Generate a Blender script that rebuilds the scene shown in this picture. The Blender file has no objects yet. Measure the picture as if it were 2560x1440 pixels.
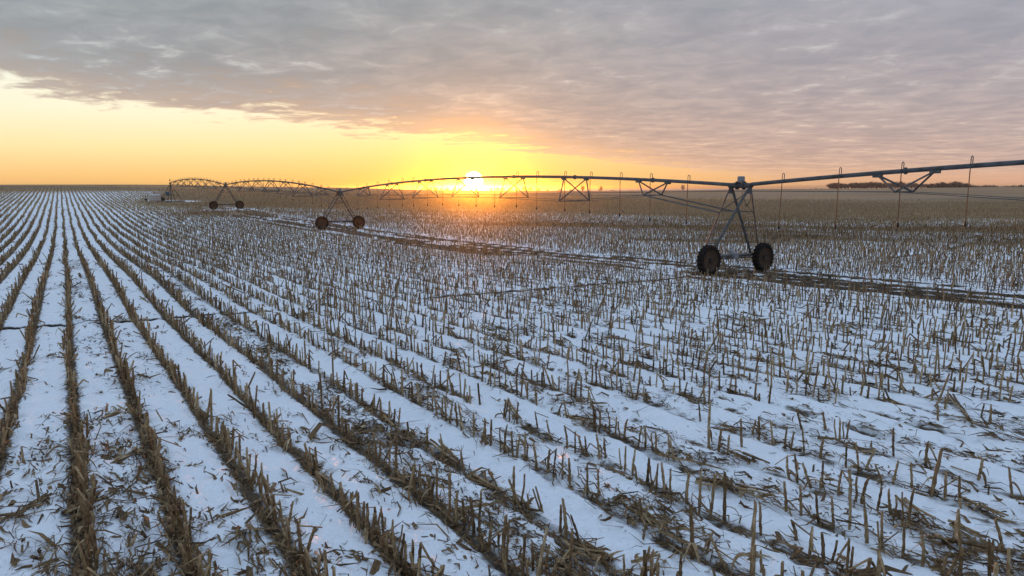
import bpy, math, random
import numpy as np
from mathutils import Vector, Matrix
R = math.radians
rng = np.random.default_rng(11)
random.seed(5)
scene = bpy.context.scene
C = scene.collection

# ---- node expression helper ----------------------------------------------
class NT:
    def __init__(s, tree): s.t = tree; s.n = tree.nodes; s.l = tree.links
    def new(s, kind, **kw):
        n = s.n.new(kind)
        for k, v in kw.items(): setattr(n, k, v)
        return n
    def put(s, sock, v):
        if isinstance(v, E): s.l.new(v.s, sock)
        elif hasattr(v, 'node'): s.l.new(v, sock)
        elif v is not None:
            if sock.type == 'RGBA' and len(v) == 3: v = (*v, 1)
            sock.default_value = v
    def m(s, op, *a, clamp=False):
        n = s.new('ShaderNodeMath', operation=op, use_clamp=clamp)
        for i, v in enumerate(a): s.put(n.inputs[i], v)
        return E(s, n.outputs[0])
    def vm(s, op, *a, out=0):
        n = s.new('ShaderNodeVectorMath', operation=op)
        for i, v in enumerate(a): s.put(n.inputs[i], v)
        return E(s, n.outputs[out])
    def step(s, v, a, b):
        n = s.new('ShaderNodeMapRange', interpolation_type='SMOOTHSTEP')
        s.put(n.inputs['Value'], v); s.put(n.inputs['From Min'], a); s.put(n.inputs['From Max'], b)
        return E(s, n.outputs[0])
    def mix(s, f, a, b):
        n = s.new('ShaderNodeMix', data_type='RGBA')
        s.put(n.inputs[0], f); s.put(n.inputs[6], a); s.put(n.inputs[7], b)
        return E(s, n.outputs[2])
    def ramp(s, f, stops):
        n = s.new('ShaderNodeValToRGB'); e = n.color_ramp.elements
        while len(e) < len(stops): e.new(.5)
        for i, (p, c) in enumerate(stops): e[i].position = p; e[i].color = (*c, 1)
        s.put(n.inputs[0], f); return E(s, n.outputs[0])
    def noise(s, vec, scale, detail=2, rough=.5, out=0, dims='3D', dist=0):
        n = s.new('ShaderNodeTexNoise', noise_dimensions=dims)
        s.put(n.inputs['Vector'], vec); n.inputs['Scale'].default_value = scale
        n.inputs['Detail'].default_value = detail; n.inputs['Roughness'].default_value = rough
        n.inputs['Distortion'].default_value = dist
        return E(s, n.outputs[out])
    def xyz(s, v):
        n = s.new('ShaderNodeSeparateXYZ'); s.put(n.inputs[0], v); return [E(s, o) for o in n.outputs]
    def comb(s, x, y, z):
        n = s.new('ShaderNodeCombineXYZ')
        for i, v in enumerate((x, y, z)): s.put(n.inputs[i], v)
        return E(s, n.outputs[0])
    def attr(s, name, out='Fac'):
        n = s.new('ShaderNodeAttribute', attribute_name=name); return E(s, n.outputs[out])
class E:
    def __init__(s, nt, sock): s.nt = nt; s.s = sock
    def __add__(s, o): return s.nt.m('ADD', s, o)
    __radd__ = __add__
    def __mul__(s, o): return s.nt.m('MULTIPLY', s, o)
    __rmul__ = __mul__
    def __sub__(s, o): return s.nt.m('SUBTRACT', s, o)
    def __rsub__(s, o): return s.nt.m('SUBTRACT', o, s)
    def __truediv__(s, o): return s.nt.m('DIVIDE', s, o)

# ---- camera ----------------------------------------------------------------
cam = bpy.data.objects.new('camera', bpy.data.cameras.new('camera'))
C.objects.link(cam)
CAM_Z = 3.85
cam.location = (0, 0, CAM_Z)
cam.rotation_euler = (R(90-8.398), 0, 0)
cam.data.sensor_width = 36; cam.data.lens = 24.0
cam.data.clip_start = .05; cam.data.clip_end = 40000
scene.camera = cam

# ---- sun and sky -------------------------------------------------------------
SUN_EL, SUN_AZ = R(.5), math.atan(-95/1707)          # azimuth from +Y, towards -X
SD = Vector((math.sin(SUN_AZ)*math.cos(SUN_EL), math.cos(SUN_AZ)*math.cos(SUN_EL), math.sin(SUN_EL)))
sun = bpy.data.objects.new('sun', bpy.data.lights.new('sun', 'SUN'))
C.objects.link(sun)
sun.data.energy = 2.1; sun.data.angle = R(.53); sun.data.color = (1, .29, .018)
sun.rotation_euler = SD.to_track_quat('Z', 'Y').to_euler()

world = bpy.data.worlds.new('World'); scene.world = world; world.use_nodes = True
W = NT(world.node_tree); W.n.clear()
d = W.vm('NORMALIZE', W.new('ShaderNodeTexCoord').outputs['Generated'])
dx, dy, dz = W.xyz(d)
z = W.m('MAXIMUM', dz, 0.0)
ca = W.vm('DOT_PRODUCT', d, tuple(SD), out=1)
ang = W.m('ARCCOSINE', W.m('MINIMUM', ca, .9999999))
side = W.step(dx, -.50, .62)                          # 0 far left .. 1 far right
front = W.step(dy, -.5, .7)
def scaled(col, f):
    n = W.new('ShaderNodeVectorMath', operation='SCALE'); n.inputs[0].default_value = col
    W.put(n.inputs['Scale'], f); return E(W, n.outputs[0])
# clear evening air
warm0 = W.ramp(z*2.0, [(0, (.96, .50, .19)), (.03, (.98, .60, .25)), (.10, (1.0, .80, .44)), (.19, (.96, .90, .70)), (.27, (.88, .90, .78)),
                     (.42, (.62, .76, .82)), (1, (.32, .48, .76))])
warm1 = W.ramp(z*2.0, [(0, (.78, .40, .25)), (.04, (.76, .45, .32)), (.12, (.62, .50, .44)), (.42, (.5, .6, .74)), (1, (.32, .48, .76))])
back = W.ramp(z*2.0, [(0, (.42, .40, .50)), (.15, (.50, .47, .58)), (.5, (.48, .60, .80)), (1, (.32, .48, .76))])
clear = W.mix(front, back, W.mix(side, warm0, warm1))
nish = W.new('ShaderNodeTexSky', sky_type='NISHITA'); nish.sun_disc = False     # physical model of the blue beyond
nish.sun_elevation = SUN_EL; nish.sun_rotation = SUN_AZ; nish.dust_density = 2.0
ns = W.new('ShaderNodeVectorMath', operation='SCALE'); W.l.new(nish.outputs[0], ns.inputs[0]); ns.inputs['Scale'].default_value = .05
clear = W.vm('ADD', clear, E(W, ns.outputs[0]))
# the low sun reddens the air about it: blue drops out towards the sun and the horizon
yel = W.m('EXPONENT', ang*-3.6)*W.m('EXPONENT', z*-11.0)
clear = W.mix(yel*.92, clear, (1.0, .66, .07))
# broken cloud deck on a level plane, its edge a straight line seen in perspective
zc = W.m('MAXIMUM', dz, .004) + .006
P = W.comb(dx/zc, dy/zc, 0.0)
px_, py_, _ = W.xyz(P)
sd = px_*.893 - py_*.45 + 7.4
zq = W.m('POWER', W.m('MAXIMUM', dz, .004) + .012, .62)     # billows stand up from the sheet, so they shorten less
qx_, qy_ = dx/zq, dy/zq
R1 = W.comb(qx_*.85 - qy_*.22, (qx_*.22 + qy_*.85)*1.15, 0.0)
n1 = W.noise(P, .45, 5, .55)                             # large
n2 = W.noise(W.vm('ADD', R1, (31.7, 8.2, 0)), 7.5, 6, .60, dist=.5)     # billows
n3 = W.noise(W.vm('ADD', R1, (3.7, 18.2, 0)), 2.6, 5, .58, dist=.3)      # patches
edge = sd + (n1-.5)*4.5 + (n2-.5)*5.0 + (n3-.5)*6.0
cover = W.step(edge, -.5, 1.1)
soft = n2*.5 + n3*.5
thick = W.step(soft, .36, .64)*.66 + .17
patch = W.step(n1*.6 + n3*.4, .46, .62)
thin = W.step(n2*.7 + n3*.3, .53, .68)*patch              # lighter gaps in the deck
pinkf = W.m('MINIMUM', W.m('EXPONENT', z*-9.2) * W.m('EXPONENT', ang*-2.0) * 1.95 + W.m('EXPONENT', z*-12.0)*side*.55, 1.0)
grey = W.mix(side, W.mix(thick, (.232, .292, .330), (.355, .415, .450)), W.mix(thick, (.290, .325, .395), (.385, .410, .480)))
pink = W.mix(thick, (.53, .345, .275), (.90, .57, .39))
ccol = W.mix(pinkf, grey, pink)
ccol = W.mix(thin*.8, ccol, W.mix(pinkf, (.60, .70, .74), (1.0, .66, .40)))
rim = W.step(edge, 3.2, .1)
ccol = W.mix(rim*(pinkf*.5+.12), ccol, (1.0, .60, .30))
up = W.step(z, .24, .85)  # overhead sky out of view, made brighter and bluer to light the snow
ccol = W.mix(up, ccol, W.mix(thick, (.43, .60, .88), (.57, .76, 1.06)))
hz = W.step(dz, .035, .004)                             # the deck dissolves into the horizon air
cov = cover*(1.0 - hz*.8)
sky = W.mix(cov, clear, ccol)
# air glowing round the low sun, and its disc
g1 = W.m('EXPONENT', ang*-9.0)*.20
g2 = W.m('EXPONENT', ang*-26.0)*.32
g3 = W.m('EXPONENT', ang*-110.0)*2.5
disc = W.step(ang, .0150, .0080)*18.0
tot = W.vm('ADD', sky, scaled((1.0, .60, .04), g1))
tot = W.vm('ADD', tot, scaled((1.0, .64, .04), g2))
tot = W.vm('ADD', tot, scaled((1.0, .66, .02), g3))
tot = W.vm('ADD', tot, scaled((1.0, .86, .55), disc))
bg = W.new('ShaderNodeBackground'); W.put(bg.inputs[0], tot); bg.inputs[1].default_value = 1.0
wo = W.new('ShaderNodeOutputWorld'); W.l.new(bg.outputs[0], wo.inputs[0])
world.cycles.sampling_method = 'MANUAL'; world.cycles.sample_map_resolution = 1024

vs = scene.view_settings
vs.view_transform = 'Standard'; vs.look = 'None'; vs.gamma = 1; vs.use_curve_mapping = False; vs.exposure = 0.0
scene.display_settings.display_device = 'sRGB'
scene.render.engine = 'CYCLES'
cy = scene.cycles
cy.use_denoising = True; cy.max_bounces = 5; cy.diffuse_bounces = 3; cy.glossy_bounces = 2; cy.transmission_bounces = 2
cy.volume_bounces = 0; cy.sample_clamp_indirect = 4; cy.caustics_reflective = False; cy.caustics_refractive = False

# ---- terrain -------------------------------------------------------------
ANCH = np.array([
(0,3.5,3.15),(-2.5,5,3.1),(-5,9,3.2),(-1,7,3.25),(5,6,3.2),(-4,10,3.32),(-6.4,13.8,3.42),(-10,20,3.68),
(-14.8,26.7,3.7),(-19,33,3.9),(-26,44,4.3),(-37,60,4.5),(-47,77,4.45),(-60,95,3.9),(-78,122,3.05),
(10.3,31,3.85),(-17.6,70.2,4.2),(-45.4,109.4,3.4),(-73.6,148.7,3.05),(26,44,4.3),(34,52.4,4.55),(3,26.2,3.7),
(8,8,3.22),(11,11,3.3),(17,22,3.65),(0,80,4.6),(5,150,4.3),(35,90,4.8),(70,120,4.9),(150,250,3.4),(60,250,3.4),(-30,220,2.6),
(-60,60,4.3),(-90,110,2.9),
(-195,260,-.9),(-178,270,-.95),(-139.4,280,-1.0),(-119,300,-.35),(-81,320,.19),(-46,340,1.2),(-6.5,360,2.1),
(40,370,2.15),(93.5,380,2.2),(163,450,1.3),(311,520,.76),(390,520,-.2),
(-600,800,9),(-330,800,9),(-80,800,7),(200,900,7),(560,760,4),
(-1400,1900,15),(-500,2400,15),(500,2400,14),(1600,2100,14),(-4000,7000,16),(0,8000,16),(5000,7000,16)],float)
def _warp(X, Y):
    r = np.maximum(np.hypot(X, Y), 3.5)
    return np.stack([np.clip(np.arctan2(X, Y), -.95, .95)*1.6, np.log(r)], -1)
def _tps(d2): return .5*d2*np.log(d2+1e-12)
_A = _warp(ANCH[:,0], ANCH[:,1])
_n = len(_A)
_K = _tps(((_A[:,None]-_A[None])**2).sum(-1)) + np.eye(_n)*.004
_Pm = np.concatenate([np.ones((_n,1)), _A], 1)
_M = np.block([[_K, _Pm],[_Pm.T, np.zeros((3,3))]])
_W = np.linalg.solve(_M, np.concatenate([ANCH[:,2], np.zeros(3)]))
def height(X, Y):
    """world z of the bare field at X, Y"""
    X = np.asarray(X, float); Y = np.asarray(Y, float)
    sh = X.shape; B = _warp(X.ravel(), Y.ravel())
    out = np.empty(len(B))
    for i in range(0, len(B), 40000):
        b = B[i:i+40000]
        d2 = ((b[:,None]-_A[None])**2).sum(-1)
        out[i:i+40000] = _tps(d2)@_W[:_n] + _W[_n] + b@_W[_n+1:]
    return (CAM_Z - out).reshape(sh)

# ---- shared numpy helpers -----------------------------------------------------
def _hash(ix, iy, seed):
    h = (ix.astype(np.int64)*374761393 + iy.astype(np.int64)*668265263 + seed*974634777) & 0xffffffff
    h = ((h ^ (h >> 13))*1274126177) & 0xffffffff
    return ((h ^ (h >> 16)) & 0xffff)/65535.
def vnoise(x, y, seed=0):
    ix = np.floor(x); iy = np.floor(y); fx = x-ix; fy = y-iy
    ux = fx*fx*(3-2*fx); uy = fy*fy*(3-2*fy)
    a = _hash(ix, iy, seed); b = _hash(ix+1, iy, seed); c_ = _hash(ix, iy+1, seed); e = _hash(ix+1, iy+1, seed)
    return (a*(1-ux)+b*ux)*(1-uy) + (c_*(1-ux)+e*ux)*uy
def fbm(x, y, seed=0, octs=4, g=.5):
    s_ = 0; a = 1; t = 0
    for o in range(octs):
        s_ = s_ + a*vnoise(x*2**o+17.3*o, y*2**o-9.1*o, seed+o); t += a; a *= g
    return s_/t
def sstep(v, a, b):
    t = np.clip((v-a)/(b-a), 0, 1); return t*t*(3-2*t)

ROW_M, ROW_C, ROW_W = -.653, -.134, .762*math.hypot(1, .653)   # stubble rows: X = m*Y + c + k*w
RD = np.array([ROW_M, 1.])/math.hypot(1, ROW_M)               # along a row
def rowq(X, Y): return (X-ROW_M*Y-ROW_C)/ROW_W
_ir = np.random.default_rng(77).random(4000)
HEAVY = {0: .78, 1: .30, 2: .10, 3: .12, 4: .95, 5: .06, 6: .50, 7: .08, 8: .30, 9: .10, 10: .30, 11: .12, 12: .32, -1: .22, -2: .12, -3: .5, -4: .75, -5: .1}
def lane_litter(k):
    """straw left lying between row k and k+1"""
    k = np.asarray(k).astype(int)
    v = np.where(k % 4 == 0, .55+.35*_ir[(k+2000) % 4000], .08+.30*_ir[(k+2000) % 4000]**2)
    for kk, h in HEAVY.items(): v = np.where(k == kk, h, v)
    return v
# the pivot machine's line and wheel circles
PV = np.array([-73.6, 148.7]); T1 = np.array([10.26, 31.0]); T2 = np.array([-17.56, 70.2]); T3 = np.array([-45.4, 109.4]); T0 = np.array([38.08, -8.2])
ARM = (T1-PV)/np.linalg.norm(T1-PV); LAT = np.array([-ARM[1], ARM[0]])       # LAT points away to the right
RADII = [float(np.linalg.norm(T-PV)) for T in (T1, T2, T3)]
def arm_coords(X, Y):
    ax = X-PV[0]; ay = Y-PV[1]
    return ax*ARM[0]+ay*ARM[1], ax*LAT[0]+ay*LAT[1]
def rut_mask(X, Y):
    rr = np.hypot(X-PV[0], Y-PV[1]); out = np.zeros_like(X)
    al, ac = arm_coords(X, Y)
    for i, Rr in enumerate(RADII):
        d_ = np.abs(rr-Rr + (vnoise(ac*.35, ac*0+i, 5+i)-.5)*.35)
        seg = sstep(vnoise(ac*.16, ac*0+3.3*i, 40+i), .30, .62)
        seg = np.maximum(seg, np.exp(-(np.abs(ac)/5.5)**2))
        out = np.maximum(out, (1-sstep(d_, .16, .34))*seg)
    return out
def strip_mask(X, Y):
    """bare streaks running beneath the pipe"""
    al, ac = arm_coords(X, Y)
    band = sstep(ac, -4.6, -3.0)*(1-sstep(ac, 2.6, 4.2))
    lines = np.zeros_like(X)
    for o, w in ((-3.4, .50), (-1.9, .74), (-.5, .55), (.9, .72), (2.3, .50)):
        lines = np.maximum(lines, 1-sstep(np.abs(ac-o-(vnoise(al*.12, al*0+o, 9)-.5)*.9), w*.4, w*1.3))
    br = sstep(fbm(al*.22, ac*1.1, 31, 3), .30, .53)
    on = (al < 175) & (al > -4)
    return band*np.clip(lines*br*1.15, 0, 1)*on, band*on
def litter_density(X, Y):
    q = rowq(X, Y); k = np.floor(q)
    lane = lane_litter(k)
    pat = fbm(X*.33, Y*.33, 61, 3)
    v = lane*(.45+1.1*sstep(pat, .3, .7))
    far_r = sstep(rowq(X, Y), 9, 16); v = v*(1-.45*far_r)+.10*far_r
    # ground churned by turning tyres in the middle of the view
    ch = np.exp(-(((X-1.0)/6.5)**2+((Y-17.5)/3.2)**2)); v = v+.35*ch*sstep(pat, .35, .6)
    return np.clip(v, 0, 1.2)

def mesh_np(name, V, F, mat=None, smooth=False, attrs=None):
    """V (n,3); F list of (m,k) index arrays"""
    me = bpy.data.meshes.new(name)
    V = np.ascontiguousarray(V, np.float32)
    me.vertices.add(len(V)); me.vertices.foreach_set('co', V.ravel())
    F = [np.asarray(f, np.int32) for f in F if len(f)]
    lv = np.concatenate([f.ravel() for f in F]); tot = np.concatenate([np.full(len(f), f.shape[1], np.int32) for f in F])
    st = np.concatenate([[0], np.cumsum(tot)[:-1]]).astype(np.int32)
    me.loops.add(len(lv)); me.loops.foreach_set('vertex_index', lv.astype(np.int32))
    me.polygons.add(len(tot)); me.polygons.foreach_set('loop_start', st)
    if smooth: me.polygons.foreach_set('use_smooth', np.ones(len(tot), bool))
    me.update(calc_edges=True); me.validate()
    for an, av in (attrs or {}).items():
        a = me.attributes.new(an, 'FLOAT', 'POINT'); a.data.foreach_set('value', np.ascontiguousarray(av, np.float32))
    if mat: me.materials.append(mat)
    return me
def link(name, me, parent=None, **props):
    o = bpy.data.objects.new(name, me); C.objects.link(o)
    if parent: o.parent = parent
    for k, v in props.items():
        if v is not None: o[k] = v
    return o

# ---- materials ----------------------------------------------------------------
def material(name):
    m = bpy.data.materials.new(name); m.use_nodes = True
    t = NT(m.node_tree); b = m.node_tree.nodes['Principled BSDF']
    return m, t, b
def obj_pos(t): return t.new('ShaderNodeTexCoord').outputs['Object']
def simple(name, c1, c2, scale=8, rough=.6, metal=0, bump=.0, bscale=40):
    m, t, b = material(name); p = obj_pos(t); b.inputs['Specular IOR Level'].default_value = .3
    n = t.noise(p, scale, 5, .6)
    rnd = E(t, t.new('ShaderNodeObjectInfo').outputs['Random'])
    t.put(b.inputs['Base Color'], t.mix(t.step(n + (rnd-.5)*.2, .35, .68), c1, c2))
    t.put(b.inputs['Roughness'], t.noise(p, scale*2, 3)*.3 + (rough-.15)); b.inputs['Metallic'].default_value = metal
    if bump:
        bn = t.new('ShaderNodeBump'); bn.inputs['Strength'].default_value = bump; bn.inputs['Distance'].default_value = .01
        t.put(bn.inputs['Height'], t.noise(p, bscale, 4)); t.l.new(bn.outputs[0], b.inputs['Normal'])
    return m
M_STEEL = simple('galvanised_steel', (.12, .118, .115), (.06, .058, .056), 6, .6, .1)
M_PIPE = simple('weathered_pipe', (.105, .106, .110), (.052, .050, .050), 2.2, .55, .1)
M_TYRE = simple('old_rubber', (.007, .0065, .006), (.014, .012, .010), 9, .9, 0, .3, 60)
M_RIM = simple('rusty_rim', (.055, .030, .017), (.08, .052, .034), 5, .8, 0)
M_DARK = simple('dark_iron', (.03, .03, .032), (.06, .055, .05), 8, .6, .1)
M_BOX = simple('grey_plastic', (.25, .245, .25), (.19, .185, .19), 3, .6)
M_HOSE = simple('sunlit_orange_hose', (.34, .13, .05), (.22, .09, .04), 12, .5)  # black hose, the low sun's orange light painted into its colour
M_BLACK = simple('black_plastic', (.015, .015, .016), (.03, .03, .03), 6, .5)
M_TANK = simple('white_plastic', (.50, .455, .43), (.42, .38, .36), 1.5, .5)
M_BLUE = simple('blue_paint', (.02, .07, .13), (.03, .09, .16), 5, .45)
M_CONC = simple('concrete', (.25, .24, .23), (.17, .165, .16), 4, .9)
M_BARK = simple('grey_bark', (.075, .058, .048), (.045, .035, .03), 3, .9)
M_TWIG = simple('bare_twigs', (.20, .135, .105), (.14, .095, .075), 1.5, .9)
M_NEEDLE = simple('conifer_needles', (.018, .026, .015), (.035, .042, .024), 1.2, .9)
M_SCRUB = simple('dry_scrub', (.10, .075, .05), (.06, .045, .035), .6, .95)

def straw_material(name, inst=False):
    m, t, b = material(name)
    geo = t.new('ShaderNodeNewGeometry'); pos = geo.outputs['Position']
    tint = t.attr('tint')
    if inst: tint = E(t, t.new('ShaderNodeObjectInfo').outputs['Random'])*.75 + t.attr('tint')*.25
    n = t.noise(t.vm('MULTIPLY', pos, (1, 1, .35)), 55, 4, .6)
    n2 = t.noise(pos, 9, 3)
    f = tint*.6 + (n-.5)*1.1 + (n2-.5)*.6 + .22
    col = t.ramp(f, [(0, (.050, .029, .014)), (.28, (.130, .079, .038)), (.55, (.26, .167, .084)), (.8, (.41, .295, .163)), (1, (.62, .50, .34))])
    t.put(b.inputs['Base Color'], col); b.inputs['Roughness'].default_value = .75
    b.inputs['Specular IOR Level'].default_value = .15
    return m
M_STRAW = straw_material('dry_corn_straw'); M_STALK = straw_material('dry_corn_stalk', True)

# ---- the field -----------------------------------------------------------------
def build_ground():
    az = np.concatenate([np.linspace(-math.pi, -.72, 46)[:-1], np.linspace(-.72, .72, 900), np.linspace(.72, math.pi, 46)[1:]])
    inv = np.concatenate([np.linspace(1/3.3, 1/60., 520), 1/np.exp(np.linspace(math.log(61.5), math.log(420), 90)), 1/np.exp(np.linspace(math.log(450), math.log(7000), 36))])
    r = np.concatenate([[.4, 1.0, 1.8, 2.5, 2.9], 1/inv])
    A, RR = np.meshgrid(az, r); X = np.sin(A)*RR; Y = np.cos(A)*RR
    Z = height(X, Y)
    q = rowq(X, Y); fr = np.abs(q-np.round(q))*.762
    dr = np.gradient(r)[:, None]; da = np.gradient(az)[None]
    foot = (np.abs(np.sin(A)-ROW_M*np.cos(A))*dr + np.abs(np.cos(A)+ROW_M*np.sin(A))*RR*da)/ROW_W
    res = 1-sstep(foot, .15, .6)                         # rows fade where the sheet cannot carry them
    fine = 1-sstep(RR, 14, 40); fin2 = 1-sstep(RR, 6, 16)
    lump = np.abs(fbm(X*2.1, Y*2.1, 6, 3)-.5)
    Z = Z + (.16-lump)*.20*fine*(.35+.9*np.clip(litter_density(X, Y), 0, 1))
    Z = Z + (fbm(X*.9, Y*.9, 3, 3)-.5)*.10*(1-sstep(RR, 40, 120))
    Z = Z + (fbm(X*3.4, Y*3.4, 5, 3)-.5)*.058*fine + (fbm(X*11, Y*11, 8, 2)-.5)*.017*fin2
    Z = Z - .035*np.exp(-(fr/.10)**2)*fine*(.3+vnoise(X*3, Y*3, 4)) + .022*np.exp(-((fr-.22)/.09)**2)*fine
    # snow packed by two tractor tyres, with the marks of their lugs
    al = X*RD[0]+Y*RD[1]
    tread = np.zeros_like(X)
    for lane in (5.5, 7.5):
        dd = (q-lane)*.762
        on = (1-sstep(np.abs(dd), .19, .27))*(1-sstep(al, 15.5, 18.5))*sstep(al, 3, 5)
        lug = np.sin((al/.21 + np.abs(dd)*3.2)*2*math.pi)
        Z = Z - on*(.045 - .020*lug*fin2)
        Z = Z + .02*np.exp(-((np.abs(dd)-.3)/.06)**2)*fine*(al < 18)
        tread = np.maximum(tread, on)
    rut = rut_mask(X, Y); st, band = strip_mask(X, Y)
    Z = Z - rut*.11*(1-sstep(RR, 60, 150)) - st*.03
    lit = litter_density(X, Y)
    mean = .42
    lit = lit*res + mean*(1-res)
    lit = lit*(1-tread*.9)
    # how far the snow has gone, over the wide field
    big = fbm(X*.012, Y*.03, 71, 4); bandn = fbm(A*2.0, np.log(RR)*9, 75, 4)
    right = sstep(A, -.60, -.36)
    bare = right*sstep(RR+(bandn-.5)*90+(big-.5)*80, 40, 160)*.95
    bare = np.maximum(bare, (1-right)*sstep(RR, 150, 235)*.72)
    mid = fbm(X*.06, Y*.09, 73, 4)
    bare = bare + ((big-.5)*.45+(mid-.5)*.9)*sstep(RR, 22, 60)*(1-sstep(RR, 150, 220))*(.35+.65*right)
    bare = np.maximum(bare, right*sstep(RR, 210, 260)*(.75+.4*(bandn-.3)))
    bare = np.where(RR > 900, .25+1.2*(bandn-.45), bare)   # mottled snowy country beyond the field
    bare = np.maximum(bare, sstep(RR, 190, 235)*(RR < 900)*.78)
    bare = np.clip(bare, 0, 1)
    under = np.exp(-(((X-10.26)/2.2)**2+((Y-31.0)/2.0)**2))*.8  # bare ground under the nearest tower, with its shade painted in
    stripv = np.clip(np.maximum(st, under*sstep(fbm(X*1.3, Y*1.3, 81, 3), .3, .6)), 0, 1)
    padm = np.hypot((X+74.5)/4.5, (Y-147.5)/3.5); snowpatch = np.exp(-(((X+70)/6)**2+((Y-151)/3)**2))
    bare = bare*(1-.9*snowpatch)
    nr, na = X.shape
    i = np.arange(nr-1)[:, None]*na + np.arange(na-1)[None]
    F = np.stack([i, i+1, i+1+na, i+na], -1).reshape(-1, 4)
    j = np.arange(nr-1)*na                                # close the circle behind the camera
    F = np.concatenate([F, np.stack([j+na-1, j, j+na, j+2*na-1], -1)])
    F = F[:, ::-1]
    cap = np.arange(na)[None]
    V = np.stack([X, Y, Z], -1).reshape(-1, 3)
    return mesh_np('ground', V, [F, cap[:, ::-1]], ground_material(), True,
                   dict(litter=lit.ravel(), bare=bare.ravel(), strip=stripv.ravel(), rut=rut.ravel(), rowres=np.clip(res, 0, 1).ravel()*0+1))

def ground_material():
    m, t, b = material('snowy_stubble_ground')
    pos = E(t, t.new('ShaderNodeNewGeometry').outputs['Position']); x, y, _ = t.xyz(pos)
    p2 = t.comb(x, y, 0.0)
    q = (x - y*ROW_M - ROW_C)/ROW_W
    fr = t.m('ABSOLUTE', q - t.m('ROUND', q))*.762
    lit, bare, strip, rut = (t.attr(a) for a in ('litter', 'bare', 'strip', 'rut'))
    r = t.vm('LENGTH', p2, out=1)
    nA = t.noise(p2, 3.2, 4, .6); nB = t.noise(p2, 14, 5, .62); nC = t.noise(p2, 48, 4, .6)
    # bits lie flat and point along the rows: stretch one noise that way
    al = x*float(RD[0]) + y*float(RD[1]); ac = x*float(RD[1]) - y*float(RD[0])
    nS = t.noise(t.comb(al*5.0, ac*17.0, 0.0), 1.0, 5, .65)
    w = fr + (nA-.5)*.10 + (nB-.5)*.12
    nP = t.noise(p2, 1.7, 3, .6)
    keep = t.m('MAXIMUM', t.step(nP, .47, .60), t.step(q, 6.5, 3.5))
    row = t.step(w, .115, .045)*keep
    th = .86 - lit*.27
    lm = t.step(nS*.5 + nB*.5 + (nA-.5)*.35 - th, -.03, .05)
    bm = t.step(bare*1.25 + (nA-.5)*.75 + (nB-.5)*.5, .45, .75)
    sm = t.step(strip + (nB-.5)*.8 + (nA-.5)*.5, .36, .60)
    mask = t.m('MAXIMUM', t.m('MAXIMUM', row, lm), t.m('MAXIMUM', bm, t.m('MAXIMUM', sm, t.step(rut+(nB-.5)*.5, .35, .6))))
    soil = t.ramp(nB*.55 + nC*.45, [(.25, (.055, .040, .027)), (.45, (.11, .078, .050)), (.6, (.19, .138, .085)), (.75, (.27, .21, .14))])
    wide = t.noise(t.comb(x*.010, y*.035, 0.0), 1.0, 4, .55)
    wide2 = t.noise(t.comb(x*.02+40.0, y*.05, 0.0), 1.0, 3, .5)
    farc = t.ramp(wide, [(.3, (.19, .130, .068)), (.44, (.31, .190, .095)), (.56, (.42, .235, .108)), (.68, (.23, .165, .085))])
    farc = t.mix(t.step(nA*.5+wide2*.5, .45, .62)*.45, farc, (.27, .19, .13))
    streak = t.noise(t.comb(x*.012, y*.09, 7.0), 1.0, 5, .65)
    farc = t.mix(t.step(streak, .57, .68)*.6, farc, (.36, .33, .31))
    soil = t.mix(t.step(r, 50.0, 120.0), soil, farc)
    soil = t.mix(t.step(strip, .25, .8)*.65, soil, (.055, .038, .026))
    soil = t.mix(t.step(rut, .2, .7)*.95, soil, (.020, .015, .011))
    snow = t.mix(t.step(nA, .3, .7), (.86, .875, .89), (.91, .915, .92))
    speck = t.step(nC*.6+nB*.4 - lit*.06, .625, .67)*t.step(r, 60.0, 20.0)   # crumbs of chaff in the snow
    mask = t.m('MAXIMUM', mask, speck*.8)
    t.put(b.inputs['Base Color'], t.mix(mask, snow, soil))
    t.put(b.inputs['Roughness'], mask*.35 + .55)
    b.inputs['Specular IOR Level'].default_value = .25
    bn = t.new('ShaderNodeBump'); bn.inputs['Strength'].default_value = 1.0; bn.inputs['Distance'].default_value = .06
    t.put(bn.inputs['Height'], mask*.30*nC*2.0 + nA*.8 + nB*.55 + t.noise(t.comb(x*6.0, y*18.0, 0.0), 1.0, 3)*.35)
    t.l.new(bn.outputs[0], b.inputs['Normal'])
    return m
ground = link('ground', build_ground(), kind='structure')

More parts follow.
